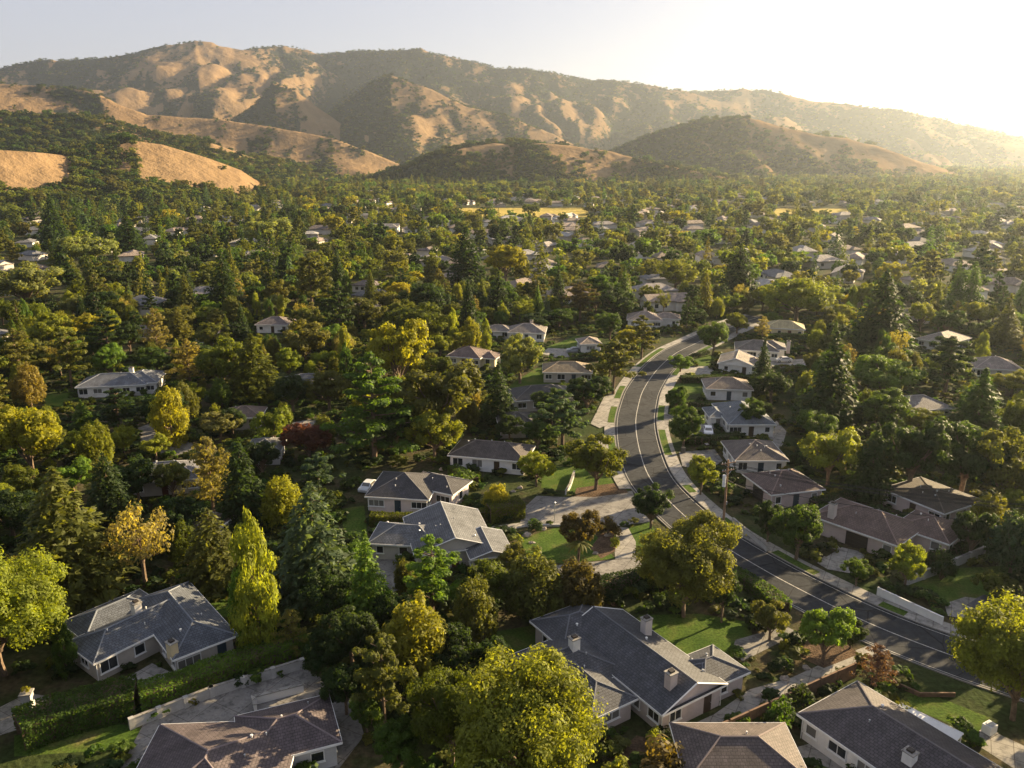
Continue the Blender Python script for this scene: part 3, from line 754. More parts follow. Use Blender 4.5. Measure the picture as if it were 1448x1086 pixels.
house("brown-roofed cream cottage", "brown hip-roofed cream cottage behind the pale green round tree", CREAM, (0.15, 0.11, 0.10), [B((-17.7, 208), (0.93, -0.30), 9.8, 9.2), B((-9, 207), (0.93, -0.30), 5, 6, dz=-0.2)], vents=1)
house("grey porch house", "grey hip-roofed white house with a sunlit porch side", WHITE_, (0.20, 0.175, 0.16), [B((-1.5, 237), (0.99, -0.1), 11.6, 9.4), B((-9, 240), (0.99, -0.1), 9, 6.5, dz=-0.2)], chimneys=[(6, 243, 5.2, (0.6, 0.5, 0.4))], vents=1)
house("tan road-end house", "tan hip-roofed white house at the far end of the road", WHITE_, (0.24, 0.195, 0.165), [B((37.2, 256), (0.98, -0.15), 11.5, 10), B((46, 258), (0.98, -0.15), 9, 7, dz=0.1)], chimneys=[(44, 262, 5.4, (0.6, 0.5, 0.4))], vents=1)
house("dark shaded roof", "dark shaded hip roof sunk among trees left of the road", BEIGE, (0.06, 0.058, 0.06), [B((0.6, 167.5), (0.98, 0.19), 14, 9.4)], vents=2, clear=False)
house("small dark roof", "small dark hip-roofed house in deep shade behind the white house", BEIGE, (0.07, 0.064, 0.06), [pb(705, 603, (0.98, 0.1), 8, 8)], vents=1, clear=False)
house("small white garage", "small white garage with a tan roof beside a pale drive", WHITE_, (0.24, 0.2, 0.17), [pb(820, 487, (0.98, 0.1), 6.5, 7)], vents=0, door=False)
house("tan house in left woods", "brown hip-roofed tan house tucked in the left woods", (0.55, 0.42, 0.36), (0.16, 0.13, 0.125), [pb(165, 470, (0.99, 0.1), 9.5, 8)], vents=1, clear=False)
house("low brown left-woods roof", "brown low hip roof beside a small pale drive in the left woods", BEIGE, (0.16, 0.13, 0.12), [pb(292, 471, (0.98, 0.15), 10, 8)], vents=1, clear=False)
house("brown-roofed white left house", "white house with a brown hip roof and a row of dark windows", WHITE_, (0.17, 0.14, 0.13), [pb(360, 459, (0.98, -0.05), 11, 8.6)], vents=1)
house("wide grey half-hidden roof", "wide grey hip roof half sunk behind the dark gold trees", GREY_, (0.13, 0.13, 0.13), [pb(394, 548, (0.97, 0.12), 13, 9)], vents=1, clear=False)
house("long grey skylit roof", "long grey roof with scattered skylights below the orange-brown tree", BEIGE, (0.12, 0.12, 0.13), [pb(178, 684, (0.96, 0.2), 11.5, 8.5)], vents=6, clear=False)
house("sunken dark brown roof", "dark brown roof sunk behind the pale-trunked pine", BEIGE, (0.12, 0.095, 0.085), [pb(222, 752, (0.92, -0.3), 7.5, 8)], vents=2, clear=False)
house("grey roof by red shrubs", "grey roof glimpsed behind the dark spruce and red shrubs", GREY_, (0.13, 0.13, 0.135), [pb(345, 640, (0.97, 0.1), 6.5, 7)], vents=1, clear=False)
house("pale tan left-centre house", "pale tan hip-roofed house behind tall pines left of centre", WHITE_, (0.25, 0.215, 0.19), [pb(484, 437, (0.97, 0.2), 14, 9)], vents=1, clear=False)
house("arched brown roof", "brown arched-looking roof behind the tan shrub in the left woods", BEIGE, (0.15, 0.11, 0.09), [pb(312, 592, (0.97, 0.1), 8, 7)], vents=1, clear=False)

# ------------------------------------------------------------------ tree prototypes
def quads(p, axis, side, ln, wd):
    """leaf-spray diamonds: centre p, long axis, side axis"""
    n = len(p); a = axis * ln[:, None] / 2; b = side * wd[:, None] / 2
    v = np.stack([p - a, p + b - a * 0.1, p + a, p - b - a * 0.1], 1).reshape(-1, 3)
    return v, np.arange(n * 4).reshape(n, 4)
def unit(v): return v / np.maximum(np.linalg.norm(v, axis=-1, keepdims=True), 1e-9)
def leaf_orient(nrm, rng):
    r = rng.normal(size=nrm.shape); a = unit(np.cross(nrm, r)); return a, unit(np.cross(nrm, a))
class Proto: pass
def clusters_to_leaves(cs, per, size, rng, upb=0.35, aspect=0.6, jit=0.36):
    """cs: list of (centre(3), radii(3)); leaves fill the shells of these clumps"""
    P_, N_ = [], []
    for c, rd in cs:
        k = max(3, int(per * rng.uniform(0.7, 1.3)))
        d = unit(rng.normal(size=(k, 3))); rr = rng.uniform(0.25, 1.0, k) ** 0.45
        lump = 1 + 0.22 * np.sin(d[:, 0] * 5 + c[0]) * np.cos(d[:, 1] * 6 + c[1])
        P_.append(c + d * rd * (rr * lump)[:, None])
        N_.append(unit(d + np.array([0, 0, upb]) + rng.normal(size=(k, 3)) * jit))
    P_, N_ = np.concatenate(P_), np.concatenate(N_)
    a, b = leaf_orient(N_, rng)
    s = size * rng.uniform(0.45, 1.6, len(P_))
    return quads(P_, a, b, s, s * aspect)
def limb(m, a, b, r0, r1, rng, bend=0.12, n=3):
    a, b = np.array(a), np.array(b); L = np.linalg.norm(b - a); pr, rr = a, r0
    for k in range(1, n + 1):
        t = k / n; q = a + (b - a) * t + (rng.normal(size=3) * bend * L * 0.3 if k < n else 0)
        r = r0 + (r1 - r0) * t; m.tube(pr, q, rr, r, 6, False); pr, rr = q, r
def finish(name, mb, lv, lf, mat=FOL):
    pr = Proto()
    pr.trunk = mb.mesh("trunk", BARK); pr.crown = mesh_np("crown", lv, lf, mat)
    return pr
# all prototypes are 10 m tall and 10 m wide; each instance is scaled
def broad(seed, ncl=60, per=170, size=0.42, tf=0.2, lobes=5, tr=1.0):
    rng = np.random.default_rng(seed); m = MB(); cs = []
    top = [(np.array([0, 0, 10 * (tf + (1 - tf) * 0.5)]), np.array([3.3, 3.3, 10 * (1 - tf) * 0.36]))]
    for k in range(lobes):
        a = 2 * math.pi * (k + rng.uniform(-.3, .3)) / lobes; q = rng.uniform(1.5, 2.5)
        top.append((np.array([q * math.cos(a), q * math.sin(a), 10 * tf + 8 * (1 - tf) * rng.uniform(.38, .72)]), np.array([rng.uniform(1.9, 2.8), rng.uniform(1.9, 2.8), 10 * (1 - tf) * rng.uniform(.2, .32)])))
    for i in range(ncl):
        c, rd = top[rng.integers(len(top))]
        d = unit(rng.normal(size=3)); d[2] = d[2] * 0.9 + 0.12
        p = c + d * rd * rng.uniform(0.72, 1.08)
        p[2] = max(p[2], 10 * tf * 0.8 + rng.uniform(0, .8)); r = rng.uniform(0.55, 1.25)
        cs.append((p, np.array([r, r, r * rng.uniform(.65, .9)])))
    limb(m, (0, 0, -0.3), (rng.normal() * .2, rng.normal() * .2, 10 * tf + 2.0), 0.34 * tr, 0.22 * tr, rng, 0.05)
    for c, rd in cs[: max(10, ncl // 4)]:
        limb(m, (0, 0, 10 * tf * rng.uniform(0.7, 1.0) + rng.uniform(0, 2)), c, 0.15, 0.03, rng)
    return m, *clusters_to_leaves(cs, per, size, rng)
def conifer(seed, whorls=30, per=9, sprays=16, size=0.5, droop=0.25, power=0.8, tf=0.06, ragged=0.25):
    rng = np.random.default_rng(seed); m = MB(); Pp, Ax, Sd, Ln = [], [], [], []
    m.tube((0, 0, -0.3), (0, 0, 9.7), 0.24, 0.03, 7)
    for w in range(whorls):
        t = w / (whorls - 1); z = 10 * (tf + (0.98 - tf) * t); ph = rng.uniform(0, 6.28)
        nb = max(4, int(per * (1 - 0.4 * t)))
        for b in range(nb):
            a = ph + 6.283 * b / nb + rng.uniform(-.25, .25)
            L = (4.9 * (1 - t) ** power + 0.18) * rng.uniform(1 - ragged, 1.08)
            if t < 0.12: L *= 0.6 + 3 * t
            d = np.array([math.cos(a), math.sin(a), 0]); sd = np.array([-d[1], d[0], 0])
            n = max(3, int(sprays * L / 4.0))
            s = rng.uniform(0.12, 1.0, n) ** 0.75
            pos = d * (s * L)[:, None]; pos[:, 2] = z - droop * L * s ** 1.6 + 0.16 * L * s ** 3 + rng.normal(size=n) * 0.09
            lat = rng.uniform(-1, 1, n) * (0.10 + 0.34 * L * s * (1.08 - s)) ; pos += sd * lat[:, None]
            ax = unit(d * 0.8 + sd * (np.sign(lat) * 0.8)[:, None] + np.array([0, 0, -0.25]) + rng.normal(size=(n, 3)) * 0.3)
            nr = unit(np.array([0, 0, 1.0]) + d * 0.5 + rng.normal(size=(n, 3)) * 0.4)
            Pp.append(pos); Ax.append(ax); Sd.append(unit(np.cross(nr, ax))); Ln.append(size * rng.uniform(.7, 1.5, n) * (0.75 + 0.25 * (1 - t)))
            if w % 3 == 0 and b % 3 == 0 and L > 0.8: m.tube((0, 0, z), tuple(d * L * 0.8 + np.array([0, 0, z - droop * L * .6])), 0.05, 0.012, 4, False)
    Ln = np.concatenate(Ln)
    return m, *quads(np.concatenate(Pp), np.concatenate(Ax), np.concatenate(Sd), Ln * 1.25, Ln * 0.55)
def pads(seed, nb=26, per=130, size=0.42, tf=0.28, flat=0.32, power=0.55, spread=4.4):
    rng = np.random.default_rng(seed); m = MB(); cs = []
    m.tube((0, 0, -0.3), (0.1, 0, 5), 0.30, 0.2, 7, False); m.tube((0.1, 0, 5), (0, 0.1, 9.7), 0.2, 0.04, 7)
    for i in range(nb):
        t = (i + rng.uniform(0, .8)) / nb; z = 10 * (tf + (0.96 - tf) * t); a = i * 2.4 + rng.uniform(-.5, .5)
        L = spread * (1 - t) ** power * rng.uniform(.6, 1.1) + 0.35
        d = np.array([math.cos(a), math.sin(a), 0]); e = d * L + np.array([0, 0, z + 0.12 * L])
        limb(m, (0, 0, z - 0.3), e, 0.09, 0.02, rng, 0.08, 2)
        for s in (1.0, 0.62, 0.3) if L > 1.6 else (0.9,):
            r = rng.uniform(0.65, 1.15) * (0.55 + 0.45 * L / spread)
            cs.append((d * L * s + np.array([rng.normal() * .3, rng.normal() * .3, z + 0.12 * L * s + 0.1]), np.array([r, r, r * flat])))
    cs.append((np.array([0, 0, 9.6]), np.array([.5, .5, .5])))
    return m, *clusters_to_leaves(cs, per, size, rng, 0.8, 0.45)
def plume(seed, n=46, per=150, size=0.40, tf=0.1, col=False):
    rng = np.random.default_rng(seed); m = MB(); cs = []
    for i in range(n):
        a = i * 2.4; q = math.sqrt((i + .5) / n)
        if col:
            z = 10 * (tf + (0.93 - tf) * rng.uniform(0, 1)); t = z / 10; w = 4.6 * (math.sin(math.pi * min(1, (t * 0.86 + 0.12))) ** 0.7) * rng.uniform(.45, .85)
            p = np.array([w * math.cos(a), w * math.sin(a), z - .4]); r = rng.uniform(.8, 1.3)
            cs.append((p, np.array([r * 1.25, r * 1.25, r * 0.85])))
            b0 = (0, 0, max(0.5, z - 2.0))
        else:
            w = 3.9 * q * rng.uniform(.85, 1.1); z = 10 * tf + 8.3 * (1 - tf) * (1 - 0.62 * q ** 2) * rng.uniform(.80, 1.08)
            p = np.array([w * math.cos(a), w * math.sin(a), z]); r = rng.uniform(.55, .95)
            cs.append((p, np.array([r, r, r * rng.uniform(1.3, 2.0)])))
            cs.append((p * np.array([.85, .85, .62]), np.array([r * 1.2, r * 1.2, r * 1.5])))
            b0 = (0, 0, 10 * tf)
        if i % 2 == 0: limb(m, b0, p, 0.12, 0.03, rng)
    if col: cs.append((np.array([0, 0, 9.5]), np.array([.7, .7, .6])))
    m.tube((0, 0, -0.3), (0, 0, 8.5 if col else 10 * tf + 2.5), 0.3, 0.06 if col else 0.18, 7, False)
    return m, *clusters_to_leaves(cs, per, size, rng, 0.5, 0.5)
def shrub(seed, n=16, per=70, size=0.9):
    rng = np.random.default_rng(seed); m = MB(); cs = []
    for i in range(n):
        d = unit(rng.normal(size=3)); d[2] = abs(d[2])
        p = d * np.array([3.6, 3.6, 6.2]) * rng.uniform(.6, 1.0) + np.array([0, 0, 1.6]); r = rng.uniform(1.1, 2.0)
        cs.append((p, np.array([r, r, r])));  m.tube((0, 0, -0.2), p, 0.12, 0.04, 5, False)
    return m, *clusters_to_leaves(cs, per, size, rng, 0.5, 0.55)
PROTO = {}
def reg(kind, lst):
    PROTO[kind] = [finish(kind, *g) for g in lst]
reg('broad', [broad(1, 84, 210, 0.33), broad(2, 76, 220, 0.34, 0.24, 4), broad(3, 80, 210, 0.34, 0.16, 6), broad(4, 70, 220, .34, .2, 3)])
reg('big', [broad(5, 170, 420, 0.185, 0.18, 7, .6), broad(6, 160, 420, 0.185, 0.2, 6, .6)])
reg('conifer', [conifer(1, 40, 12, 22, .55), conifer(2, 36, 11, 24, .55, droop=.32, power=.7), conifer(3, 40, 12, 20, .55, droop=.18, power=.95, ragged=.35)])
reg('pine', [pads(1), pads(2, 22, 150, .42, .34, .4, .35), pads(3, 30, 120, .4, .2, .3, .75)])
reg('cedar', [pads(4, 36, 150, .36, .16, .22, .62, 4.7)])
reg('plume', [plume(1), plume(2, 40, 160, .4, .14), plume(3, 52, 130, .4, .06)])
reg('poplar', [plume(4, 60, 170, .45, .1, True), plume(5, 54, 180, .45, .14, True)])
reg('bare', [broad(8, 70, 42, 0.34, 0.26, 5), pads(9, 34, 60, .38, .2, .45, .6)])
reg('shrub', [shrub(1), shrub(2, 20, 60), shrub(3, 12, 80)])
def pclean(): pass
KIND = {'broad': ('broadleaf_tree', 'tree', 'broadleaf tree'), 'big': ('broadleaf_tree', 'tree', 'large tree'), 'conifer': ('spruce_tree', 'conifer', 'cone-shaped spruce'),
        'pine': ('pine_tree', 'pine', 'ragged pine'), 'cedar': ('cedar_tree', 'cedar', 'layered cedar'), 'plume': ('feathery_tree', 'tree', 'feathery tree'),
        'poplar': ('poplar_tree', 'poplar', 'columnar poplar'), 'bare': ('open_tree', 'tree', 'thin tree'), 'shrub': ('shrub', 'shrub', 'rounded shrub')}
GROUPS = {'broad': 'broadleaf trees around the houses', 'big': 'broadleaf trees around the houses', 'conifer': 'spruces around the houses', 'pine': 'pines around the houses', 'cedar': 'cedars', 'plume': 'feathery trees around the houses', 'poplar': 'poplars', 'bare': 'thin open trees', 'shrub': 'shrubs in the gardens'}
TINT = {'yellow': (0.190, 0.190, 0.018), 'ygreen': (0.138, 0.162, 0.022), 'bright': (0.080, 0.135, 0.022), 'green': (0.046, 0.082, 0.015), 'dark': (0.024, 0.043, 0.013), 'olive': (0.084, 0.092, 0.021),
        'gold': (0.124, 0.140, 0.016), 'ochre': (0.145, 0.130, 0.038), 'tan': (0.155, 0.142, 0.052), 'bluegreen': (0.052, 0.085, 0.044), 'rust': (0.080, 0.064, 0.022), 'red': (0.090, 0.034, 0.022), 'purple': (0.09, 0.055, 0.052), 'pale': (0.135, 0.155, 0.052), 'dgold': (0.068, 0.084, 0.012)}
TWORD = {'yellow': 'bright yellow', 'ygreen': 'yellow-green', 'bright': 'bright green', 'green': 'mid-green', 'dark': 'dark green', 'olive': 'olive', 'gold': 'golden', 'ochre': 'ochre', 'tan': 'tan', 'bluegreen': 'blue-green', 'rust': 'rust-brown', 'red': 'dark red', 'purple': 'purple-brown', 'pale': 'pale green', 'dgold': 'dark gold'}
TREES = []            # (x, y, h, w, kind, tint)
def nearest_house(x, y):
    return min(HOUSES, key=lambda k: math.hypot(k['c'][0] - x, k['c'][1] - y))
def where(x, y):
    hs = [k for k in HOUSES if k['hand']]
    k = min(hs, key=lambda k: math.hypot(k['c'][0] - x, k['c'][1] - y)); dx, dy = x - k['c'][0], y - k['c'][1]; d = math.hypot(dx, dy)
    rel = ('behind' if dy > 0 else 'in front of') if abs(dy) > abs(dx) else ('right of' if dx > 0 else 'left of')
    return ('far ' if d > 28 and rel in ('behind', 'right of', 'left of') else '') + rel + ' the ' + k['short']
def add_tree(x, y, h, w, kind, tint, label=None, proto=None, rz=None, z=0.0):
    pr = PROTO[kind][proto if proto is not None else random.randrange(len(PROTO[kind]))]
    nm, cat, word = KIND[kind]
    root = empty(nm, (x, y, z), random.uniform(0, 6.28) if rz is None else rz)
    root.scale = (w / 10, w / 10, h / 10)
    t = bpy.data.objects.new("trunk", pr.trunk); link(t, root)
    c = bpy.data.objects.new("crown", pr.crown); link(c, root)
    j = [random.uniform(0.9, 1.2) for _ in range(3)]
    c.color = tuple(TINT[tint][i] * j[0] * (1 + (j[i] - 1) * 0.4) for i in range(3)) + (1,)
    size = 'small' if h < 6.5 and kind != 'shrub' else 'tall' if h > 15 else ''
    lb = label or ' '.join(f"{size} {TWORD[tint]} {word} {where(x, y)}".split())
    tag(root, lb, cat, GROUPS[kind])
    LABELS.append((root, x, y)); TREES.append((x, y, h, w, kind, tint))
    return root
def px_tree(bx, by, ty, wpx, kind, tint, label=None):
    x, y, _ = P(bx, by); h = top_z(y, ty); w = wpx / F_PX * proj(x, y, h / 2)[2]
    return add_tree(x, y, h, w * (1.3 if kind == 'conifer' else 1.08), kind, tint, label)
HAND = [  # base x, base y, top y, width, kind, tint
    (742, 1135, 916, 215, 'big', 'ygreen'), (640, 1085, 928, 125, 'big', 'dgold'), (545, 1035, 905, 100, 'pine', 'olive'), (566, 1100, 1012, 80, 'broad', 'green'), (590, 962, 838, 118, 'plume', 'gold'),
    (673, 914, 812, 78, 'plume', 'olive'), (523, 892, 750, 76, 'conifer', 'bright'), (612, 874, 757, 112, 'pine', 'bright'), (755, 874, 772, 105, 'plume', 'olive'), (816, 872, 788, 84, 'plume', 'rust'),
    (368, 924, 720, 72, 'poplar', 'ygreen'), (352, 918, 795, 46, 'poplar', 'bright'), (450, 852, 680, 118, 'conifer', 'bluegreen'), (467, 884, 800, 92, 'broad', 'dark'), (207, 834, 700, 98, 'bare', 'tan'),
    (105, 852, 660, 150, 'conifer', 'olive'), (8, 955, 765, 195, 'big', 'ygreen'), (348, 747, 624, 74, 'conifer', 'dark'), (303, 732, 617, 84, 'bare', 'ochre'), (245, 632, 546, 56, 'poplar', 'yellow'),
    (48, 677, 572, 98, 'broad', 'yellow'), (140, 670, 592, 60, 'plume', 'gold'), (45, 577, 511, 54, 'plume', 'ochre'), (170, 612, 550, 84, 'pine', 'dark'), (120, 612, 565, 40, 'conifer', 'green'),
    (530, 652, 498, 128, 'cedar', 'green'), (565, 562, 448, 92, 'broad', 'yellow'), (628, 627, 498, 128, 'broad', 'olive'), (615, 652, 572, 78, 'broad', 'gold'), (705, 602, 511, 54, 'conifer', 'dark'),
    (735, 542, 469, 66, 'broad', 'pale'), (867, 558, 478, 74, 'pine', 'olive'), (907, 507, 446, 56, 'pine', 'olive'), (1008, 502, 449, 46, 'broad', 'green'), (795, 632, 552, 88, 'pine', 'bluegreen'),
    (843, 692, 609, 90, 'broad', 'dgold'), (920, 747, 680, 60, 'broad', 'dark'), (967, 872, 717, 146, 'big', 'olive'), (818, 792, 719, 60, 'broad', 'rust'), (858, 757, 726, 42, 'shrub', 'rust'),
    (966, 634, 569, 54, 'broad', 'green'), (990, 700, 640, 46, 'broad', 'gold'), (1240, 502, 380, 88, 'conifer', 'dark'), (1168, 614, 468, 96, 'conifer', 'dark'), (1245, 572, 496, 94, 'broad', 'bright'),
    (1245, 620, 551, 84, 'broad', 'green'), (1170, 692, 595, 86, 'broad', 'ygreen'), (1228, 707, 598, 70, 'conifer', 'dark'), (1285, 702, 577, 112, 'broad', 'dark'), (1355, 708, 588, 115, 'broad', 'dark'),
    (1415, 722, 598, 104, 'broad', 'olive'), (1380, 612, 520, 80, 'conifer', 'green'), (1335, 562, 476, 90, 'pine', 'dark'), (1418, 492, 424, 52, 'conifer', 'olive'), (1382, 467, 421, 48, 'broad', 'ygreen'),
    (1125, 457, 387, 94, 'broad', 'ygreen'), (1042, 472, 439, 38, 'broad', 'gold'), (1432, 1018, 820, 195, 'big', 'gold'), (1163, 940, 857, 76, 'broad', 'bright'), (1088, 905, 844, 58, 'broad', 'olive'),
    (1202, 917, 874, 42, 'broad', 'dark'), (1237, 974, 912, 58, 'bare', 'purple'), (1125, 792, 704, 72, 'broad', 'green'), (1085, 767, 705, 46, 'broad', 'dark'), (1278, 835, 761, 48, 'broad', 'ygreen'),
    (1210, 830, 785, 44, 'broad', 'green'), (1395, 767, 696, 68, 'plume', 'gold'), (1428, 810, 718, 80, 'plume', 'bluegreen'), (1130, 1002, 961, 40, 'shrub', 'dark'), (1103, 1034, 979, 46, 'shrub', 'green'),
    (935, 1102, 1038, 90, 'shrub', 'rust'), (872, 1108, 1068, 54, 'shrub', 'ygreen'), (30, 542, 464, 68, 'pine', 'olive'), (102, 548, 466, 68, 'pine', 'olive'), (155, 512, 438, 62, 'pine', 'dark'),
    (224, 507, 435, 46, 'bare', 'tan'), (255, 482, 434, 40, 'conifer', 'olive'), (270, 547, 479, 66, 'bare', 'ochre'), (318, 562, 468, 72, 'broad', 'dgold'), (362, 564, 471, 78, 'conifer', 'dgold'),
    (320, 447, 358, 58, 'conifer', 'dark'), (442, 450, 360, 74, 'pine', 'olive'), (482, 482, 400, 54, 'pine', 'dark'), (432, 517, 449, 76, 'broad', 'olive'), (660, 414, 320, 60, 'conifer', 'dark'),
    (705, 452, 384, 46, 'conifer', 'dark'), (715, 402, 344, 66, 'broad', 'yellow'), (1042, 427, 343, 62, 'conifer', 'dark'), (955, 410, 364, 64, 'broad', 'gold'), (598, 492, 424, 92, 'broad', 'dgold'),
    (820, 454, 399, 66, 'pine', 'rust'), (872, 452, 404, 62, 'broad', 'dark'), (125, 380, 327, 82, 'broad', 'pale'), (40, 437, 367, 98, 'broad', 'pale'), (380, 354, 302, 78, 'broad', 'pale'),
    (80, 352, 274, 44, 'conifer', 'dark'), (185, 362, 298, 48, 'conifer', 'dark'), (390, 637, 569, 58, 'broad', 'ygreen'), (438, 652, 599, 74, 'broad', 'red'), (312, 624, 579, 58, 'broad', 'tan'),
    (402, 747, 667, 74, 'plume', 'yellow'), (452, 707, 644, 68, 'pine', 'bluegreen'), (222, 652, 611, 42, 'broad', 'ygreen'), (175, 642, 599, 46, 'broad', 'gold'), (703, 724, 681, 46, 'plume', 'yellow'),
    (652, 692, 653, 42, 'shrub', 'green'), (305, 832, 718, 96, 'conifer', 'olive'), (20, 762, 688, 95, 'broad', 'dark'), (265, 800, 735, 60, 'plume', 'dgold'), (60, 870, 770, 110, 'conifer', 'olive'),
    (500, 950, 850, 90, 'broad', 'dark'), (460, 960, 890, 70, 'broad', 'dark'), (690, 870, 790, 80, 'broad', 'dgold'), (560, 905, 830, 70, 'broad', 'dark'), (640, 965, 880, 80, 'broad', 'dark'),
    (160, 745, 640, 70, 'conifer', 'dark'), (420, 800, 720, 70, 'conifer', 'dark'), (75, 790, 690, 80, 'conifer', 'dark'), (1060, 610, 560, 44, 'broad', 'green'), (1075, 560, 480, 40, 'conifer', 'dark'),
    (1090, 570, 520, 60, 'broad', 'dark'), (1300, 470, 425, 40, 'broad', 'ygreen'), (1270, 440, 395, 60, 'broad', 'dark'), (780, 600, 545, 60, 'broad', 'dark'), (830, 585, 530, 66, 'broad', 'dark'),
    (760, 470, 440, 60, 'broad', 'dark'), (790, 465, 432, 50, 'broad', 'green'), (1020, 880, 800, 50, 'broad', 'dark'), (760, 640, 590, 50, 'broad', 'green'), (560, 640, 560, 70, 'broad', 'dark'),
    (1330, 820, 770, 40, 'shrub', 'dark'), (1370, 790, 720, 60, 'broad', 'dark'), (1160, 440, 395, 60, 'broad', 'ygreen'), (1430, 560, 520, 60, 'broad', 'gold'), (1440, 640, 560, 70, 'broad', 'dgold'),
    (196, 712, 640, 62, 'broad', 'dark'), (246, 706, 652, 54, 'broad', 'olive'), (372, 676, 622, 56, 'broad', 'dark'), (350, 668, 630, 40, 'broad', 'green'), (415, 585, 528, 62, 'broad', 'dark'), (466, 580, 520, 64, 'broad', 'olive'), (185, 500, 455, 44, 'broad', 'dark'), (300, 500, 452, 50, 'broad', 'olive'), (335, 495, 455, 40, 'pine', 'dark'), (515, 470, 415, 60, 'broad', 'olive'), (262, 770, 700, 70, 'broad', 'dark'), (215, 780, 735, 46, 'broad', 'olive'), (330, 618, 574, 40, 'broad', 'dark'), (1305, 620, 575, 70, 'broad', 'dgold'), (720, 625, 585, 44, 'broad', 'dark'),
    (962, 526, 500, 36, 'broad', 'bright'), (955, 590, 545, 34, 'broad', 'green'), (700, 975, 900, 60, 'broad', 'dark'), (490, 1010, 930, 70, 'broad', 'dark'), (520, 1040, 975, 50, 'broad', 'green'),
]
HBOX = []
for r_ in HAND:
    px_tree(*r_)
    HBOX.append((r_[0] - r_[3] * .36, r_[2] + 2, r_[0] + r_[3] * .36, r_[2] + (r_[1] - r_[2]) * .62, P(r_[0], r_[1])[1]))

for b_ in ((25, 955, 195, 1030, 1050), (195, 915, 432, 985, 1000), (300, 985, 500, 1040, 1080), (940, 960, 1200, 1040, 1060), (1020, 880, 1250, 960, 970), (870, 860, 1060, 930, 940), (1230, 960, 1400, 1020, 1040), (740, 700, 890, 740, 745)):
    HBOX.append((*b_[:4], P(b_[0], b_[4])[1]))
# ------------------------------------------------------------------ clearings, so random trees leave houses, roads and lawns in sight
def covered(x, y, h, w, slack=0.0):
    """would a tree here stand in a house, on paving, or hide something that the photo shows"""
    if road_dist(x, y) < RW + 1.0 + w * 0.40: return True
    for k in HOUSES:
        for b in k['blocks']:
            if b.inside(x, y, w * 0.36): return True
    for q, nm in PATCHES:
        if in_poly(x, y, q): return True
    u, vb, d = proj(x, y, 0); vt = proj(x, y, h)[1]; hw = w / 2 / d * F_PX
    for k in HOUSES:
        if y < k['c'][1] + 3 and k['hand'] and k['clear']:
            x0, y0, x1, y1 = k['box']; m = 0.22 * (x1 - x0)
            if u + hw > x0 + m and u - hw < x1 - m and vt < y0 + 0.75 * (y1 - y0) and vb > y0: return True
    for x0, y0, x1, y1, dy in HBOX:
        if y < dy - 1 and u + hw * .85 > x0 and u - hw * .85 < x1 and vt < y1 and vb > y0: return True
    # keep the road itself in view
    idx = np.linspace(0, near_k(1000, 478), 60).astype(int)
    for i in idx:
        ru, rv, rd = proj(ROADC[i][0], ROADC[i][1], 0)
        if rd > d and abs(ru - u) < hw + 4700 / rd and vt < rv - 2 < vb: return True
    for q, nm in PATCHES:
        if nm in ("lawn", "side_street", "driveway", "lane", "field"):
            cx, cy_ = sum(p[0] for p in q) / len(q), sum(p[1] for p in q) / len(q)
            ru, rv, rd = proj(cx, cy_, 0)
            if rd > d and abs(ru - u) < hw * 0.9 + 3 and vt < rv < vb: return True
    return False
KINDS_W = [('broad', 48), ('conifer', 11), ('pine', 14), ('plume', 15), ('bare', 5), ('poplar', 3)]
TW = {'broad': [('dgold', 5), ('green', 5), ('dark', 5), ('olive', 6), ('ygreen', 6), ('yellow', 3), ('gold', 3), ('pale', 2), ('bright', 4)], 'conifer': [('dark', 8), ('green', 3), ('dgold', 4), ('olive', 3), ('bluegreen', 2)],
      'pine': [('dark', 4), ('olive', 6), ('bluegreen', 2), ('dgold', 4)], 'plume': [('gold', 3), ('olive', 5), ('dgold', 5), ('ygreen', 3), ('green', 3)], 'bare': [('tan', 2), ('ochre', 2), ('olive', 2)], 'poplar': [('ygreen', 2), ('green', 2)]}
def pick(lst): return random.choices([a for a, _ in lst], [b for _, b in lst])[0]
def size_for(kind):
    if kind == 'conifer': h = random.uniform(9, 20); return h, h * random.uniform(.46, .62)
    if kind == 'pine': h = random.uniform(9, 17); return h, h * random.uniform(.55, .75)
    if kind == 'plume': h = random.uniform(6, 11); return h, h * random.uniform(.7, .95)
    if kind == 'poplar': h = random.uniform(9, 15); return h, h * random.uniform(.3, .4)
    if kind == 'bare': h = random.uniform(7, 12); return h, h * random.uniform(.6, .8)
    h = random.uniform(6, 10) if random.random() < 0.6 else random.uniform(9, 15); return h, h * random.uniform(.9, 1.3)

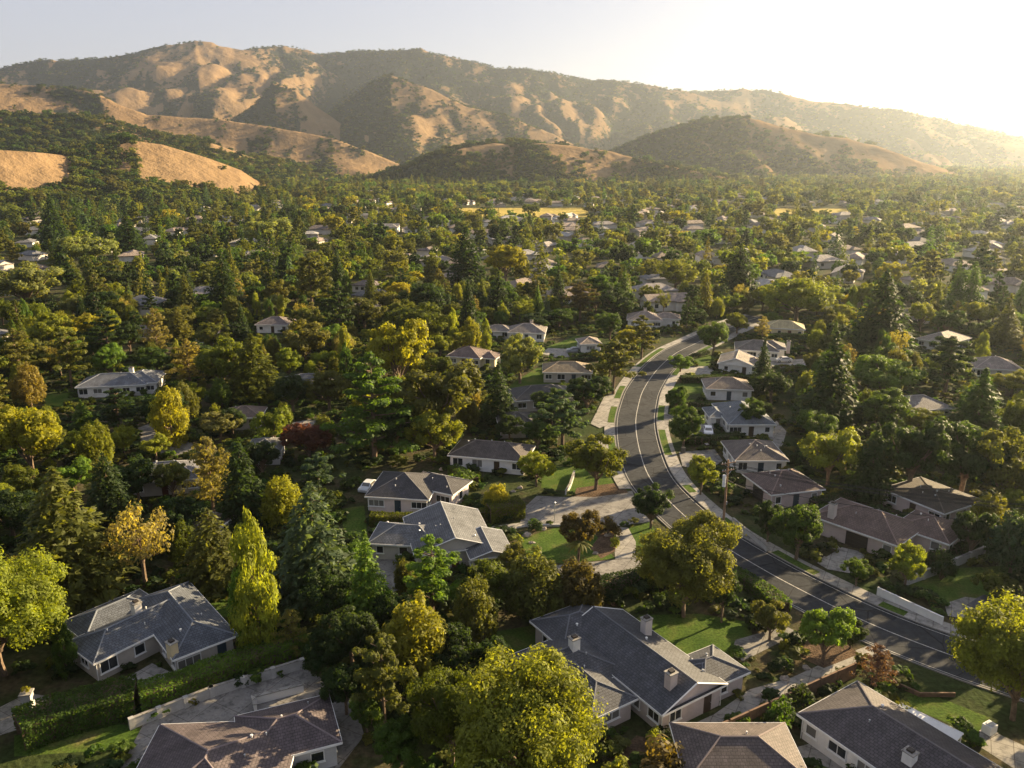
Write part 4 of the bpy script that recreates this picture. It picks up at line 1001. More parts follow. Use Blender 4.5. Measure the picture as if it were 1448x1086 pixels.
# far houses first (they keep their own clearings)
FAR = []
def far_house_protos():
    out = []
    for k in range(6):
        L, W = [(13, 8), (15, 9), (11, 9), (17, 8.5), (12, 7.5), (14, 10)][k]
        b = Block((-L / 2, -W / 2), (1, 0), L, W, 'hip' if k != 3 else 'gable', None, 0, 0.40); b2 = Block((L * 0.08, -W * 0.75), (1, 0), L * 0.4, W * 1.1, 'hip', None, 0.01, 0.40)
        r, w, caps = MB(), MB(), []
        for bb in (b, b2):
            tg, h = bb.roof_faces(r, caps, 2.8 + bb.dz)
            cs = [bb.at(.5, .5), bb.at(bb.L - .5, .5), bb.at(bb.L - .5, bb.W - .5), bb.at(.5, bb.W - .5)]
            for i in range(4): w.face([(*cs[i], -0.3), (*cs[(i + 1) % 4], -0.3), (*cs[(i + 1) % 4], 2.6 + bb.dz), (*cs[i], 2.6 + bb.dz)])
            for q in tg:
                p3 = [bb.at(*c) for c in q]; sx = 0.5 if p3[0][0] < 0 else -0.5
                w.face([(p3[0][0] + sx, p3[0][1], 2.6), (p3[1][0] + sx, p3[1][1], 2.6), (p3[2][0] + sx, p3[2][1], 2.75 + h)])
        g = MB(); g.face([(-.7, 0, -.55), (.7, 0, -.55), (.7, 0, .55), (-.7, 0, .55)])
        out.append((w.mesh("wall", STUCCO), r.mesh("roof", ROOF), g.mesh("window", GLASS), L, W))
    return out
FHP = far_house_protos()
ROOFT = [((0.30, 0.27, 0.25), 'pale grey'), ((0.24, 0.19, 0.155), 'tan'), ((0.16, 0.13, 0.12), 'brown'), ((0.38, 0.36, 0.34), 'whitish'), ((0.15, 0.15, 0.16), 'dark grey'), ((0.30, 0.24, 0.20), 'sandy')]
def zone(x, y):
    u, v, d = proj(x, y, 0)
    col = 'left' if u < 420 else 'middle' if u < 760 else 'right-of-middle' if u < 1090 else 'right'
    return {'left': 'below the left hill meadow', 'middle': 'in front of the left-hand field', 'right-of-middle': 'between the two yellow fields', 'right': 'under the sunlit right slope'}[col]
def dist_word(d): return 'near' if d < 420 else 'middle-distance' if d < 620 else 'distant'
def build_far_houses():
    n = 0; tries = 0
    while n < 255 and tries < 9000:
        tries += 1
        r = 270 * (1150 / 270) ** (random.random() ** 0.62); th = R(random.uniform(-35, 35) if random.random() < .5 else random.uniform(-6, 35))
        x, y = r * math.sin(th), r * math.cos(th)
        if r < 300 and abs(proj(x, y, 0)[0] - 724) > 760: continue
        if road_dist(x, y) < 14: continue
        if any(math.hypot(k['c'][0] - x, k['c'][1] - y) < (20 if k['hand'] else 21) for k in HOUSES): continue
        if any(in_poly(x + dx, y + dy, q) for q, nm in PATCHES for dx in (-10, 0, 10) for dy in (-10, 10)): continue
        if any(math.hypot(t[0] - x, t[1] - y) < t[3] * 0.4 + 7 for t in TREES): continue
        if hill_at(x, y)[0] > 4: continue
        k = random.randrange(6); wm, rm, gm, L, W = FHP[k]; rot = R(random.choice([12, 12, 102, -25, 65])) + random.gauss(0, .12)
        if L > 0 and random.random() < 0.5: rot += math.pi
        col, nmw = random.choice(ROOFT)
        root = empty("house", (x, y, 0), rot); s = random.uniform(0.95, 1.3); root.scale = (s, s, random.uniform(1.0, 1.35))
        wcol = random.choice([WHITE_, (0.7, 0.66, 0.6), BEIGE, (0.6, 0.55, 0.5)])
        if r < 430:
            for wx in (-L * .3, -L * .1, L * .25):
                o = bpy.data.objects.new("window", gm); link(o, root); o.location = (wx, -W / 2 + .47 if wx < 0 else W / 2 - .47, 1.55)
        for nm, me, c in (("wall", wm, wcol), ("roof", rm, col)):
            o = bpy.data.objects.new(nm, me); o.color = (*c, 1); link(o, root)
        tag(root, f"{dist_word(r)} {nmw}-roofed house among the trees {zone(x, y)}", "house", "distant houses among the valley trees")
        LABELS.append((root, x, y))
        ca, sa = math.cos(rot), math.sin(rot)
        b = Block((x - ca * L * s / 2 + sa * W * s / 2, y - sa * L * s / 2 - ca * W * s / 2), (ca, sa), L * s, W * s)
        HOUSES.append(dict(short='', blocks=[b], c=(x, y), box=(0, 0, 0, 0), d=r, root=root, hand=False)); FAR.append((x, y, r, L * s))
        n += 1
build_far_houses()
FARA = np.array([(a, b, c, d) for a, b, c, d in FAR])
def hides_far(x, y, h, w):
    r = math.hypot(x, y)
    th = np.arctan2(FARA[:, 0], FARA[:, 1]); t0 = math.atan2(x, y)
    near = (FARA[:, 2] > r) & (np.abs(th - t0) * FARA[:, 2] < FARA[:, 3] * 0.30 + w * 0.5)
    # height of the sight line to the house's eaves where the tree stands
    zl = CAM_H + (3.6 - CAM_H) * r / FARA[:, 2]
    return bool(np.any(near & (h > zl)))

def fill_mid():
    pts = [(t[0], t[1], t[3]) for t in TREES]
    n = tries = 0
    while n < 400 and tries < 40000:
        tries += 1
        th = R(random.uniform(-35.5, 35.5)); r = math.sqrt(random.uniform(66 ** 2, 318 ** 2))
        x, y = r * math.sin(th), r * math.cos(th)
        kind = pick(KINDS_W); h, w = size_for(kind)
        if r < 120: h, w = h * 0.75, w * 0.75
        if any((a - x) ** 2 + (b - y) ** 2 < (0.36 * (c + w)) ** 2 for a, b, c in pts): continue
        if covered(x, y, h, w): continue
        if r > 230 and random.random() < 0.6 and hides_far(x, y, h, w): continue
        add_tree(x, y, h, w, kind, pick(TW[kind])); pts.append((x, y, w)); n += 1
    print("mid trees", n, tries)
fill_mid()

# shrubs in the gardens
def fill_shrubs():
    n = tries = 0
    while n < 210 and tries < 12000:
        tries += 1
        th = R(random.uniform(-35, 35)); r = math.sqrt(random.uniform(64 ** 2, 235 ** 2)); x, y = r * math.sin(th), r * math.cos(th)
        w = random.uniform(1.2, 3.4); h = w * random.uniform(.6, 1.05)
        if road_dist(x, y) < RW + 3.4 + w / 2: continue
        if any(b.inside(x, y, w * 0.45 - 0.3) for k in HOUSES for b in k['blocks']): continue
        if any(in_poly(x, y, q) for q, nm in PATCHES if nm != 'planting_bed'): continue
        add_tree(x, y, h, w, 'shrub', random.choice(['green', 'dark', 'olive', 'ygreen', 'bluegreen', 'gold', 'rust', 'dark', 'green'])); n += 1
fill_shrubs()

# ------------------------------------------------------------------ masses: far trees, hillside woods, undergrowth (stuff, instanced)
def low_proto(name, m, lv, lf):
    tv = np.array(m.v, float) if m.v else np.zeros((0, 3))
    pr_me = mesh_np(name, lv, lf, FOLI)
    return bpy.data.objects.new(name, pr_me)
LOWP = {
    'broad': [broad(21, 52, 64, 0.66), broad(22, 46, 70, .68, .2, 3), broad(23, 54, 62, .66, .14, 6), broad(24, 50, 64, .66, .1, 2)],
    'conifer': [conifer(21, 18, 7, 9, 1.0), conifer(22, 16, 7, 9, 1.05, .3, .7)],
    'pine': [pads(21, 20, 40, .9), pads(22, 16, 46, .95, .3, .4)],
    'plume': [plume(21, 24, 34, .85)],
    'oak': [broad(31, 20, 34, 1.25, .1, 4), broad(32, 18, 36, 1.3, .1, 3)],
    'bush': [shrub(21, 10, 30, 1.7)],
}
LOWO = []; LOWK = {}
for k, l in LOWP.items():
    LOWK[k] = []
    for g in l:
        LOWK[k].append(len(LOWO)); LOWO.append(low_proto("crown_" + k, *g))
def scatter(name, pts, label, cat=None):
    """pts rows: x y z sx sy sz rot proto r g b"""
    a = np.array(pts, float); me = bpy.data.meshes.new(name)
    me.vertices.add(len(a)); me.vertices.foreach_set("co", a[:, :3].astype(np.float32).ravel())
    for nm, typ, d, key in (("scl", 'FLOAT_VECTOR', a[:, 3:6], "vector"), ("rz", 'FLOAT', a[:, 6], "value"), ("pid", 'INT', a[:, 7].astype(np.int32), "value")):
        at = me.attributes.new(nm, typ, 'POINT'); at.data.foreach_set(key, d.astype(np.int32 if typ == 'INT' else np.float32).ravel())
    at = me.attributes.new("tint", 'FLOAT_COLOR', 'POINT'); at.data.foreach_set("color", np.concatenate([a[:, 8:11], np.ones((len(a), 1))], 1).astype(np.float32).ravel())
    o = bpy.data.objects.new(name, me); me.materials.append(FOLI); link(o)
    ng = bpy.data.node_groups.new(name, 'GeometryNodeTree')
    ng.interface.new_socket("Geometry", in_out='INPUT', socket_type='NodeSocketGeometry'); ng.interface.new_socket("Geometry", in_out='OUTPUT', socket_type='NodeSocketGeometry')
    N, L = ng.nodes, ng.links
    gi, go, jn = N.new("NodeGroupInput"), N.new("NodeGroupOutput"), N.new("GeometryNodeJoinGeometry")
    def attr(nm, dt):
        n = N.new("GeometryNodeInputNamedAttribute"); n.data_type = dt; n.inputs[0].default_value = nm; return n.outputs[0]
    sc, rz, pid = attr("scl", 'FLOAT_VECTOR'), attr("rz", 'FLOAT'), attr("pid", 'INT')
    cx = N.new("ShaderNodeCombineXYZ"); L.new(rz, cx.inputs[2])
    for k in sorted(set(a[:, 7].astype(int))):
        ip = N.new("GeometryNodeInstanceOnPoints"); oi = N.new("GeometryNodeObjectInfo"); oi.inputs[0].default_value = LOWO[k]; oi.inputs[1].default_value = True
        cmp = N.new("FunctionNodeCompare"); cmp.data_type = 'INT'; cmp.operation = 'EQUAL'
        ins = [s for s in cmp.inputs if s.type == 'INT']; L.new(pid, ins[0]); ins[1].default_value = k
        L.new(gi.outputs[0], ip.inputs["Points"]); L.new(cmp.outputs[0], ip.inputs["Selection"]); L.new(oi.outputs["Geometry"], ip.inputs["Instance"])
        L.new(cx.outputs[0], ip.inputs["Rotation"]); L.new(sc, ip.inputs["Scale"]); L.new(ip.outputs[0], jn.inputs[0])
    L.new(jn.outputs[0], go.inputs[0])
    md = o.modifiers.new("scatter", 'NODES'); md.node_group = ng
    tag(o, label, cat, None, 'stuff'); return o
def tint_j(t, k=0.2): 
    c = TINT[t]; g = random.uniform(1 - k, 1 + k); return [c[0] * g * random.uniform(.9, 1.1), c[1] * g * random.uniform(.92, 1.08), c[2] * g]
def far_trees():
    out = []; TA = np.array([(t[0], t[1], t[3]) for t in TREES])
    cell = {}
    def near(x, y, w):
        cx, cy_ = int(x // 12), int(y // 12)
        for i in (-1, 0, 1):
            for j in (-1, 0, 1):
                for (a, b, c) in cell.get((cx + i, cy_ + j), ()):
                    if (a - x) ** 2 + (b - y) ** 2 < (0.34 * (c + w)) ** 2: return True
        return False
    for a, b, c in TA: cell.setdefault((int(a // 12), int(b // 12)), []).append((a, b, c))
    HB = np.array([(k['c'][0], k['c'][1]) for k in HOUSES])
    FQ = [q for q, nm in PATCHES if nm == 'field']
    tries = 0
    while len(out) < 20500 and tries < 84000:
        tries += 1
        th = R(random.uniform(-50, 52)); r = math.sqrt(random.uniform(285 ** 2, 1750 ** 2))
        if random.random() < 0.16: th, r = R(random.uniform(12, 48)), random.uniform(1700, 3600)
        elif random.random() > 0.30 + 0.70 * min(1, 420 / r): continue
        x, y = r * math.sin(th), r * math.cos(th)
        z, veg = hill_at(x, y)
        if z > 6 and (veg < 0.40 or random.random() > 0.35 + veg * 0.8): continue
        left = proj(x, y, 0)[0] < 430
        kind = (pick([('broad', 52), ('conifer', 20), ('pine', 18), ('plume', 10)]) if left else pick([('broad', 70), ('conifer', 9), ('pine', 8), ('plume', 12)])) if z < 6 else 'broad'
        h, w = size_for(kind)
        if r > 330: h, w = h * 1.12, w * 1.18
        if r > 900: w *= 1.15
        if road_dist(x, y) < RW + 1 + w * .4: continue
        if len(HB) and np.min(np.hypot(HB[:, 0] - x, HB[:, 1] - y)) < 6.5 + w * .36: continue
        if any(in_poly(x, y, q) for q in FQ): continue
        if r < 850 and z < 3:   # keep the fields in view over the tree tops
            u, vb, d = proj(x, y, 0); vt = proj(x, y, h)[1]
            if any(u > f[0] - 2 and u < f[1] + 2 and vt < f[3] - 6 and vb > f[2] for f in FIELDS) and random.random() < 0.80: continue
        if near(x, y, w * 1.08): continue
        if r < 320 and covered(x, y, h, w): continue
        if z < 3 and r < 1000 and random.random() < 0.78 and hides_far(x, y, h, w): continue
        cell.setdefault((int(x // 12), int(y // 12)), []).append((x, y, w))
        t = (pick(TW[kind]) if not left or random.random() < .55 else random.choice(['dark', 'dark', 'green', 'olive', 'pale'])) if z < 6 else random.choice(['green', 'dark', 'olive', 'dgold', 'dark'])
        out.append([x, y, z - 0.3, w / 10, w / 10, h / 10, random.uniform(0, 6.28), random.choice(LOWK[kind]), *tint_j(t)])
    print("far trees", len(out), tries); return out
scatter("valley_woods", far_trees(), "dense mixed treetops filling the valley floor out to the foot of the hills", "woods")
def beyond():
    out = []; got = []; tries = 0
    while len(out) < 620 and tries < 9000:
        tries += 1
        th = R(random.uniform(36, 58) * random.choice((-1, 1))); r = math.sqrt(random.uniform(55 ** 2, 300 ** 2)); x, y = r * math.sin(th), r * math.cos(th)
        kind = pick(KINDS_W); kind = kind if kind in LOWK else 'broad'; h, w = size_for(kind)
        if proj(x, y, 0)[2] > 0 and abs(proj(x, y, h / 2)[0] - 724) < 735 + w * .5 * F_PX / proj(x, y, h / 2)[2]: continue
        if road_dist(x, y) < RW + 3 + w * .4 or any(b.inside(x, y, w * .4) for k in HOUSES for b in k['blocks']): continue
        if any((a - x) ** 2 + (b - y) ** 2 < (.36 * (c + w)) ** 2 for a, b, c in got): continue
        got.append((x, y, w)); out.append([x, y, -.3, w / 10, w / 10, h / 10, random.uniform(0, 6.28), random.choice(LOWK[kind]), *tint_j(pick(TW[kind]))])
    return out
scatter("outer_woods", beyond(), "garden woods continuing past both sides of the view", "woods")
def hill_trees():
    out = []; tries = 0
    while len(out) < 46000 and tries < 200000:
        tries += 1
        th = R(random.uniform(-40, 46)); r = 820 * (5200 / 820) ** (random.random() ** 1.35); x, y = r * math.sin(th), r * math.cos(th)
        z, veg = hill_at(x, y)
        if z < 5: continue
        if veg < 0.34 and random.random() > 0.05: continue
        if random.random() > smooth(0.32, 0.56, np.array(veg)) + 0.05: continue
        w = random.uniform(6, 13) * (1 + 0.25 * (r > 2500)); h = w * random.uniform(.6, .85)
        out.append([x, y, z - 0.8, w / 10, w / 10, h / 10, random.uniform(0, 6.28), random.choice(LOWK['oak']), *tint_j(random.choice(['olive', 'green', 'dgold', 'dark', 'ygreen', 'pale'] if z < 55 else ['green', 'dark', 'dark', 'olive', 'dark', 'dgold']), .2)])
    print("hill trees", len(out)); return out
scatter("hillside_woods", hill_trees(), "dark oak woods and scrub patches scattered over the golden hills", "woods")
def under():
    out = []; tries = 0
    while len(out) < 12000 and tries < 40000:
        tries += 1
        th = R(random.uniform(-36, 36)); r = math.sqrt(random.uniform(60 ** 2, 300 ** 2)); x, y = r * math.sin(th), r * math.cos(th)
        if road_dist(x, y) < RW + 3.6: continue
        if any(b.inside(x, y, -0.1) for k in HOUSES if abs(k['c'][0] - x) < 25 and abs(k['c'][1] - y) < 25 for b in k['blocks']): continue
        if any(in_poly(x, y, q) for q, nm in PATCHES): continue
        if vn(x, y) < 0.36: continue
        w = random.uniform(0.8, 3.4); h = w * random.uniform(.4, .8)
        out.append([x, y, -0.05, w / 10, w / 10, h / 10, random.uniform(0, 6.28), LOWK['bush'][0], *tint_j(random.choice(['green', 'dark', 'olive', 'dgold', 'dark', 'green']), .25)])
    return out
def vn(x, y): return float(fbm(np.array([x / 14]), np.array([y / 14]), 3, 3)[0])
scatter("undergrowth", under(), "low undergrowth and ground plants under the garden trees", "undergrowth")

# ------------------------------------------------------------------ hedges, walls, fences
def hedge(px, h, w, tint, label):
    line = spline([P(*p) for p in px], 0.8); rng = np.random.default_rng(len(label)); pv, nv = [], []
    L = float(np.sum(np.hypot(*np.diff(line, axis=0).T))); n = int(L * (2 * h + w) * 75)
    seg = rng.uniform(0, len(line) - 1.001, n); i = seg.astype(int); t = (seg - i)[:, None]
    c = line[i] * (1 - t) + line[i + 1] * t; d = unit(line[i + 1] - line[i]); nr = np.stack([-d[:, 1], d[:, 0]], -1)
    face = rng.uniform(0, 2 * h + w, n); lat = np.where(face < h, -w / 2, np.where(face < 2 * h, w / 2, rng.uniform(-w / 2, w / 2, n)))
    z = np.where(face < 2 * h, rng.uniform(0.05, h, n), h) + rng.normal(size=n) * 0.06
    bul = 0.18 * np.sin(seg * 0.9) + 0.1 * np.sin(seg * 2.3 + 1)
    lat = lat * (1 + bul * 0.16) + rng.normal(size=n) * 0.05; z = z * (1 + bul * 0.10)
    nn = np.zeros((n, 3)); nn[:, :2] = nr * np.where(face < h, -1, np.where(face < 2 * h, 1, 0))[:, None]; nn[:, 2] = np.where(face < 2 * h, 0.25, 1)
    nn = unit(nn + rng.normal(size=(n, 3)) * 0.5)
    p = np.concatenate([c + nr * lat[:, None], z[:, None]], 1); o0 = p.mean(0) * np.array([1, 1, 0])
    a, b = leaf_orient(nn, rng); s = rng.uniform(.16, .34, n)
    lv, lf = quads(p - o0, a, b, s, s * .65)
    root = link(bpy.data.objects.new("hedge", mesh_np("hedge", lv, lf, FOL))); root.location = o0; root.color = (*TINT[tint], 1)
    m = MB()
    A, Bq = offset(line, -w * 0.36), offset(line, w * 0.36)
    for k in range(len(line) - 1):
        q = [A[k], A[k + 1], Bq[k + 1], Bq[k]]
        m.face([(x[0] - o0[0], x[1] - o0[1], h * 0.86) for x in q][::-1])
        for (e, f) in ((q[0], q[1]), (q[2], q[3])): m.face([(e[0] - o0[0], e[1] - o0[1], -0.1), (f[0] - o0[0], f[1] - o0[1], -0.1), (f[0] - o0[0], f[1] - o0[1], h * .86), (e[0] - o0[0], e[1] - o0[1], h * .86)])
    m.obj("branches", BARK, root)
    tag(root, label, "hedge", "clipped hedges"); return root
hedge([(200, 1004), (260, 985), (330, 958), (432, 922)], 2.5, 2.8, 'bright', "long clipped green hedge between the slate-blue house and the white wall")
hedge([(30, 1050), (80, 1030), (150, 1010), (195, 1000)], 2.6, 4.2, 'green', "thick dark hedge with sunlit top at the bottom left")
hedge([(524, 742), (600, 742), (680, 736), (738, 722)], 1.8, 1.6, 'dgold', "long clipped hedge below the pink-walled house")
hedge([(690, 735), (738, 728)], 2.6, 3.4, 'dgold', "tall thick hedge end beside the side street")
hedge([(1035, 820), (1070, 838), (1108, 868)], 1.6, 2.2, 'green', "rounded hedge along the road beside the large olive tree")
hedge([(800, 855), (850, 845), (930, 825), (965, 818)], 2.4, 2.4, 'dark', "dark hedge behind the charcoal house below the lane")
hedge([(948, 575), (1000, 580), (1090, 582)], 1.7, 2.0, 'dark', "dark hedge between the tan-roofed cottage and the blue-grey house")
hedge([(962, 541), (1020, 540), (1085, 540)], 1.6, 2.0, 'dark', "dark hedge between the white gabled house and the tan-roofed cottage")
hedge([(965, 625), (1000, 628), (1045, 622)], 1.5, 2.0, 'dark', "dark hedge in front of the blue-grey house's white car")
hedge([(1040, 660), (1075, 662), (1120, 652)], 1.8, 2.4, 'dark', "dark hedge between the two brown-roofed houses near the utility pole")
hedge([(1150, 722), (1190, 712), (1240, 705)], 1.7, 2.0, 'dark', "dark hedge behind the reddish-brown house's chimney")
hedge([(1078, 480), (1110, 478), (1165, 480)], 1.4, 2.2, 'green', "green hedge below the cream house with a yellow roof")
hedge([(1295, 800), (1330, 790), (1390, 770)], 1.2, 1.6, 'dark', "low dark hedge along the pale garden wall")
hedge([(780, 515), (815, 512), (850, 508)], 1.2, 1.8, 'dark', "dark hedge beside the white garage with a tan roof")
hedge([(1000, 500), (985, 505), (970, 512)], 1.0, 1.6, 'dark', "low hedge at the inside of the far road bend")
hedge([(250, 832), (300, 822), (345, 808)], 1.3, 1.6, 'green', "low green hedge behind the slate-blue house's lawn")
hedge([(640, 670), (672, 688)], 1.7, 2.0, 'green', "short rounded hedge in front of the white house's left windows")
hedge([(420, 565), (470, 558), (520, 552)], 1.6, 2.4, 'dark', "dark hedge in front of the wide grey roof")

def wall(name, px, h, t, mat, label, cat, cap=None, panel=None, color=None, z0=0.0):
    line = np.array([P(*p)[:2] for p in px]); o0 = line.mean(0); root = empty(name, (o0[0], o0[1], 0)); tag(root, label, cat)
    body, capm, pst = MB(), MB(), MB()
    for k in range(len(line) - 1):
        a, b = line[k] - o0, line[k + 1] - o0; d = b - a; L = float(np.linalg.norm(d)); rz = math.atan2(d[1], d[0])
        n = max(1, int(L / (panel or 2.4)))
        for i in range(n):
            c = a + d * (i + .5) / n
            body.box((c[0], c[1], h / 2 - 0.1), (L / n - (0.02 if panel else 0.0), t, h + 0.2), rz)
        for i in range(n + 1):
            c = a + d * i / n
            if panel: pst.box((c[0], c[1], h / 2 + 0.04), (t * 1.7 + 0.05, t * 1.7 + 0.05, h + 0.12), rz)
        mdl = (a + b) / 2
        if cap: capm.box((mdl[0], mdl[1], h + 0.035), (L + 0.05, t + 0.12, 0.07), rz)
    body.obj("panel", mat, root, color)
    if panel:
        base = pst
        pst.obj("post", mat, root, color)
    if cap: capm.obj("coping", cap, root)
    return root
wall("garden_wall", [(187, 1030), (300, 985), (428, 945)], 1.15, 0.25, STONE, "white panelled garden wall below the long clipped hedge", "wall", CONC, 2.6)
wall("garden_wall", [(112, 880), (140, 868), (195, 850)], 1.3, 0.22, STONE, "grey low wall behind the left end of the slate-blue house", "wall", CONC)
wall("wooden_fence", [(975, 1062), (1030, 1040), (1086, 1014), (1158, 980), (1207, 958)], 1.75, 0.09, WOOD, "brown wooden fence between the charcoal house and the bottom right houses", "fence", WOOD, 2.2)
wall("white_fence", [(1241, 842), (1290, 865), (1331, 884)], 1.1, 0.1, TRIM, "white low panel fence beside the road's right pavement", "fence", TRIM, 2.0)
wall("retaining_wall", [(1036, 740), (1050, 752), (1066, 764), (1084, 780)], 0.9, 0.2, STONE, "white retaining wall beside the pavement below the utility pole", "wall", CONC)
wall("garden_wall", [(1281, 828), (1330, 810), (1390, 785)], 1.3, 0.2, STONE, "pale garden wall running uphill beside the shaded lawn", "wall", CONC, 2.5)
wall("boundary_wall", [(1256, 965), (1300, 985), (1350, 985)], 0.5, 0.18, WOOD, "low brown timber edging behind the purple-brown tree", "wall", None)
wall("garden_wall", [(745, 745), (780, 744), (835, 744)], 0.35, 0.3, STONE, "low kerb-like stone edging along the side street", "wall", None)
wall("garden_wall", [(800, 700), (806, 690), (812, 672)], 0.8, 0.25, STONE, "short pale garden wall beside the lawn steps of the white house", "wall", CONC)

# ------------------------------------------------------------------ smaller things
def pole(x, y, label, h=10.2, rz=0.4):
    root = empty("utility_pole", (x, y, 0), rz); tag(root, label, "utility pole")
    m = MB(); m.tube((0, 0, -0.4), (0, 0, h), 0.20, 0.14, 10); m.obj("post", POLEW, root)
    for k, (z, L) in enumerate(((h - 0.5, 2.6), (h - 1.7, 2.2))):
        m = MB(); m.box((0, -0.16, z), (L, 0.11, 0.14)); a = m.obj("crossarm", POLEW, root)
        mi = MB()
        for s in (-0.45, -0.25, 0.25, 0.45): mi.tube((L * s, -0.16, z + 0.07), (L * s, -0.16, z + 0.3), 0.05, 0.035, 8)
        mi.obj("insulators", TRIM, a)
        m = MB(); m.tube((-L * .3, -0.16, z - 0.05), (0, -0.17, z - 0.7), 0.03, 0.03, 5); m.tube((L * .3, -0.16, z - 0.05), (0, -0.17, z - 0.7), 0.03, 0.03, 5); m.obj("brace", METAL, root)
    for s, z in ((-1, h - 3.3), (-1, h - 4.3)):
        m = MB(); m.tube((-0.48, 0, z), (-0.48, 0, z + 0.8), 0.27, 0.27, 14); m.tube((-0.48, 0, z + .8), (-0.48, 0, z + 0.9), 0.29, 0.2, 14)
        m.box((-0.2, 0, z + 0.4), (0.2, 0.1, 0.1)); m.obj("transformer", TRIM, root)
    m = MB(); m.box((0.26, 0, 3.0), (0.24, 0.22, 0.5)); m.obj("meter_box", METAL, root)
    return root
px_, py_, _ = P(1023, 737)
pole(px_, py_, "brown wooden utility pole with crossarms and white transformers beside the road")
p2 = P(1545, 812)
pole(p2[0], p2[1], "wooden utility pole beyond the frame carrying the same wires", 9.6, 0.9)
def wire(a, b, sag, label):
    m = MB(); a, b = np.array(a), np.array(b); pr = None
    for k in range(25):
        t = k / 24; q = a + (b - a) * t; q = q + np.array([0, 0, -4 * sag * t * (1 - t)])
        if pr is not None: m.tube(pr, q, 0.04, 0.04, 4, False)
        pr = q
    tag(m.obj("power_wire", RUBBER), label, "wire", "wires from the utility pole")
for k, (o, z, w_) in enumerate(((-1.1, 9.35, 'outermost left'), (-0.6, 9.35, 'inner left'), (0.6, 9.35, 'inner right'), (1.1, 9.35, 'outermost right'), (0.1, 6.6, 'lowest'))):
    wire((px_ + o * 0.92, py_ + o * 0.39, z), (p2[0] + o * 0.62, p2[1] + o * 0.78, z), 1.3, f"black power wire, {w_} of those leaving the utility pole")
hb = P(1090, 700, 2.6)
wire((px_, py_, 7.0), (hb[0], hb[1], 2.9), 0.5, "black service wire from the utility pole to the brown-roofed house")
hb = P(1160, 735, 2.6)
wire((px_, py_, 6.8), (hb[0] + 1, hb[1], 2.9), 0.7, "black service wire from the utility pole to the reddish-brown house")

def car(px, py, rz, col, label):
    x, y, _ = P(px, py); root = empty("parked_car", (x, y, 0.02), rz); tag(root, label, "car", "parked cars")
    prof = [(-2.2, .35), (-2.25, .75), (-2.05, .95), (-1.2, 1.0), (-0.55, 1.45), (0.95, 1.48), (1.7, 1.02), (2.15, .92), (2.22, .4)]
    m = MB(); W = 0.88
    inn = [(a, -W * (0.78 if b > 1.2 else 1), b) for a, b in prof]; out = [(a, W * (0.78 if b > 1.2 else 1), b) for a, b in prof]
    m.face(inn); m.face(out[::-1])
    for k in range(len(prof)): j = (k + 1) % len(prof); m.face([inn[j], inn[k], out[k], out[j]])
    b = m.obj("body", PAINT, root, col)
    g = MB()
    for p, q, s in (((-1.14, 1.03), (-0.58, 1.42), 1), ((0.98, 1.44), (1.62, 1.07), 1)):
        n = 0.02 if p[0] > 0 else -0.02
        g.face([(p[0] + n, -.66, p[1] + .02), (p[0] + n, .66, p[1] + .02), (q[0] + n, .62, q[1] + .02), (q[0] + n, -.62, q[1] + .02)])
    for s in (-1, 1): g.face([(-1.0, s * .885, 1.02), (1.5, s * .885, 1.02), (0.9, s * .715, 1.41), (-0.5, s * .715, 1.41)])
    g.obj("windows", GLASS, root)
    for wx in (-1.38, 1.35):
        for s in (-1, 1):
            m = MB(); m.tube((wx, s * .74, .33), (wx, s * .92, .33), .33, .33, 14); wh = m.obj("wheel", RUBBER, root)
            m = MB(); m.tube((wx, s * .90, .33), (wx, s * .935, .33), .2, .18, 10); m.obj("rim", METAL, wh)
    for s in (-1, 1):
        m = MB(); m.box((-2.22, s * .62, .7), (.08, .36, .15)); m.obj("headlight", TRIM, root)
        m = MB(); m.box((2.19, s * .65, .78), (.08, .3, .14)); m.obj("tail_light", BRICK, root)
car(1001, 613, R(80), (0.75, 0.75, 0.76), "white car parked beside the hedge in front of the blue-grey house")
car(726, 800, R(10), (0.72, 0.72, 0.72), "white car half hidden under trees beside the grey gabled garage")
car(521, 692, R(75), (0.55, 0.57, 0.6), "silver car parked left of the pink-walled house")
car(293, 482, R(15), (0.35, 0.42, 0.52), "blue-grey car parked on the small pale drive in the left woods")
car(812, 498, R(5), (0.25, 0.27, 0.3), "dark grey car parked on the pale drive beside the white garage")
car(1030, 543 - 20, R(0), (0.6, 0.6, 0.62), "light grey car parked beside the white gabled house")
car(1108, 512, R(0), (0.65, 0.63, 0.6), "pale car parked on the drive right of the white gabled house")
car(1390, 862, R(30), (0.05, 0.05, 0.06), "black car parked on the drive above the white panel fence")

def bin_(px, py, col, label):
    x, y, _ = P(px, py); root = empty("trash_bin", (x, y, 0.13), 0.3); tag(root, label, "bin", "wheeled bins at the kerb")
    m = MB(); m.box((0, 0, .5), (.56, .62, .95), 0, 1.15); m.obj("body", PAINT, root, col)
    m = MB(); m.box((0, 0.02, 1.02), (.68, .78, .09)); m.obj("lid", PAINT, root, tuple(c * .8 for c in col))
    for s in (-1, 1): m = MB(); m.tube((s * .3, .3, .05), (s * .24, .3, .05), .12, .12, 8); m.obj("wheel", RUBBER, root)
bin_(966, 641, (0.06, 0.06, 0.065), "dark grey wheeled bin at the kerb of the shaded drive")
bin_(999, 636, (0.09, 0.075, 0.06), "brown wheeled bin farther up the shaded drive")

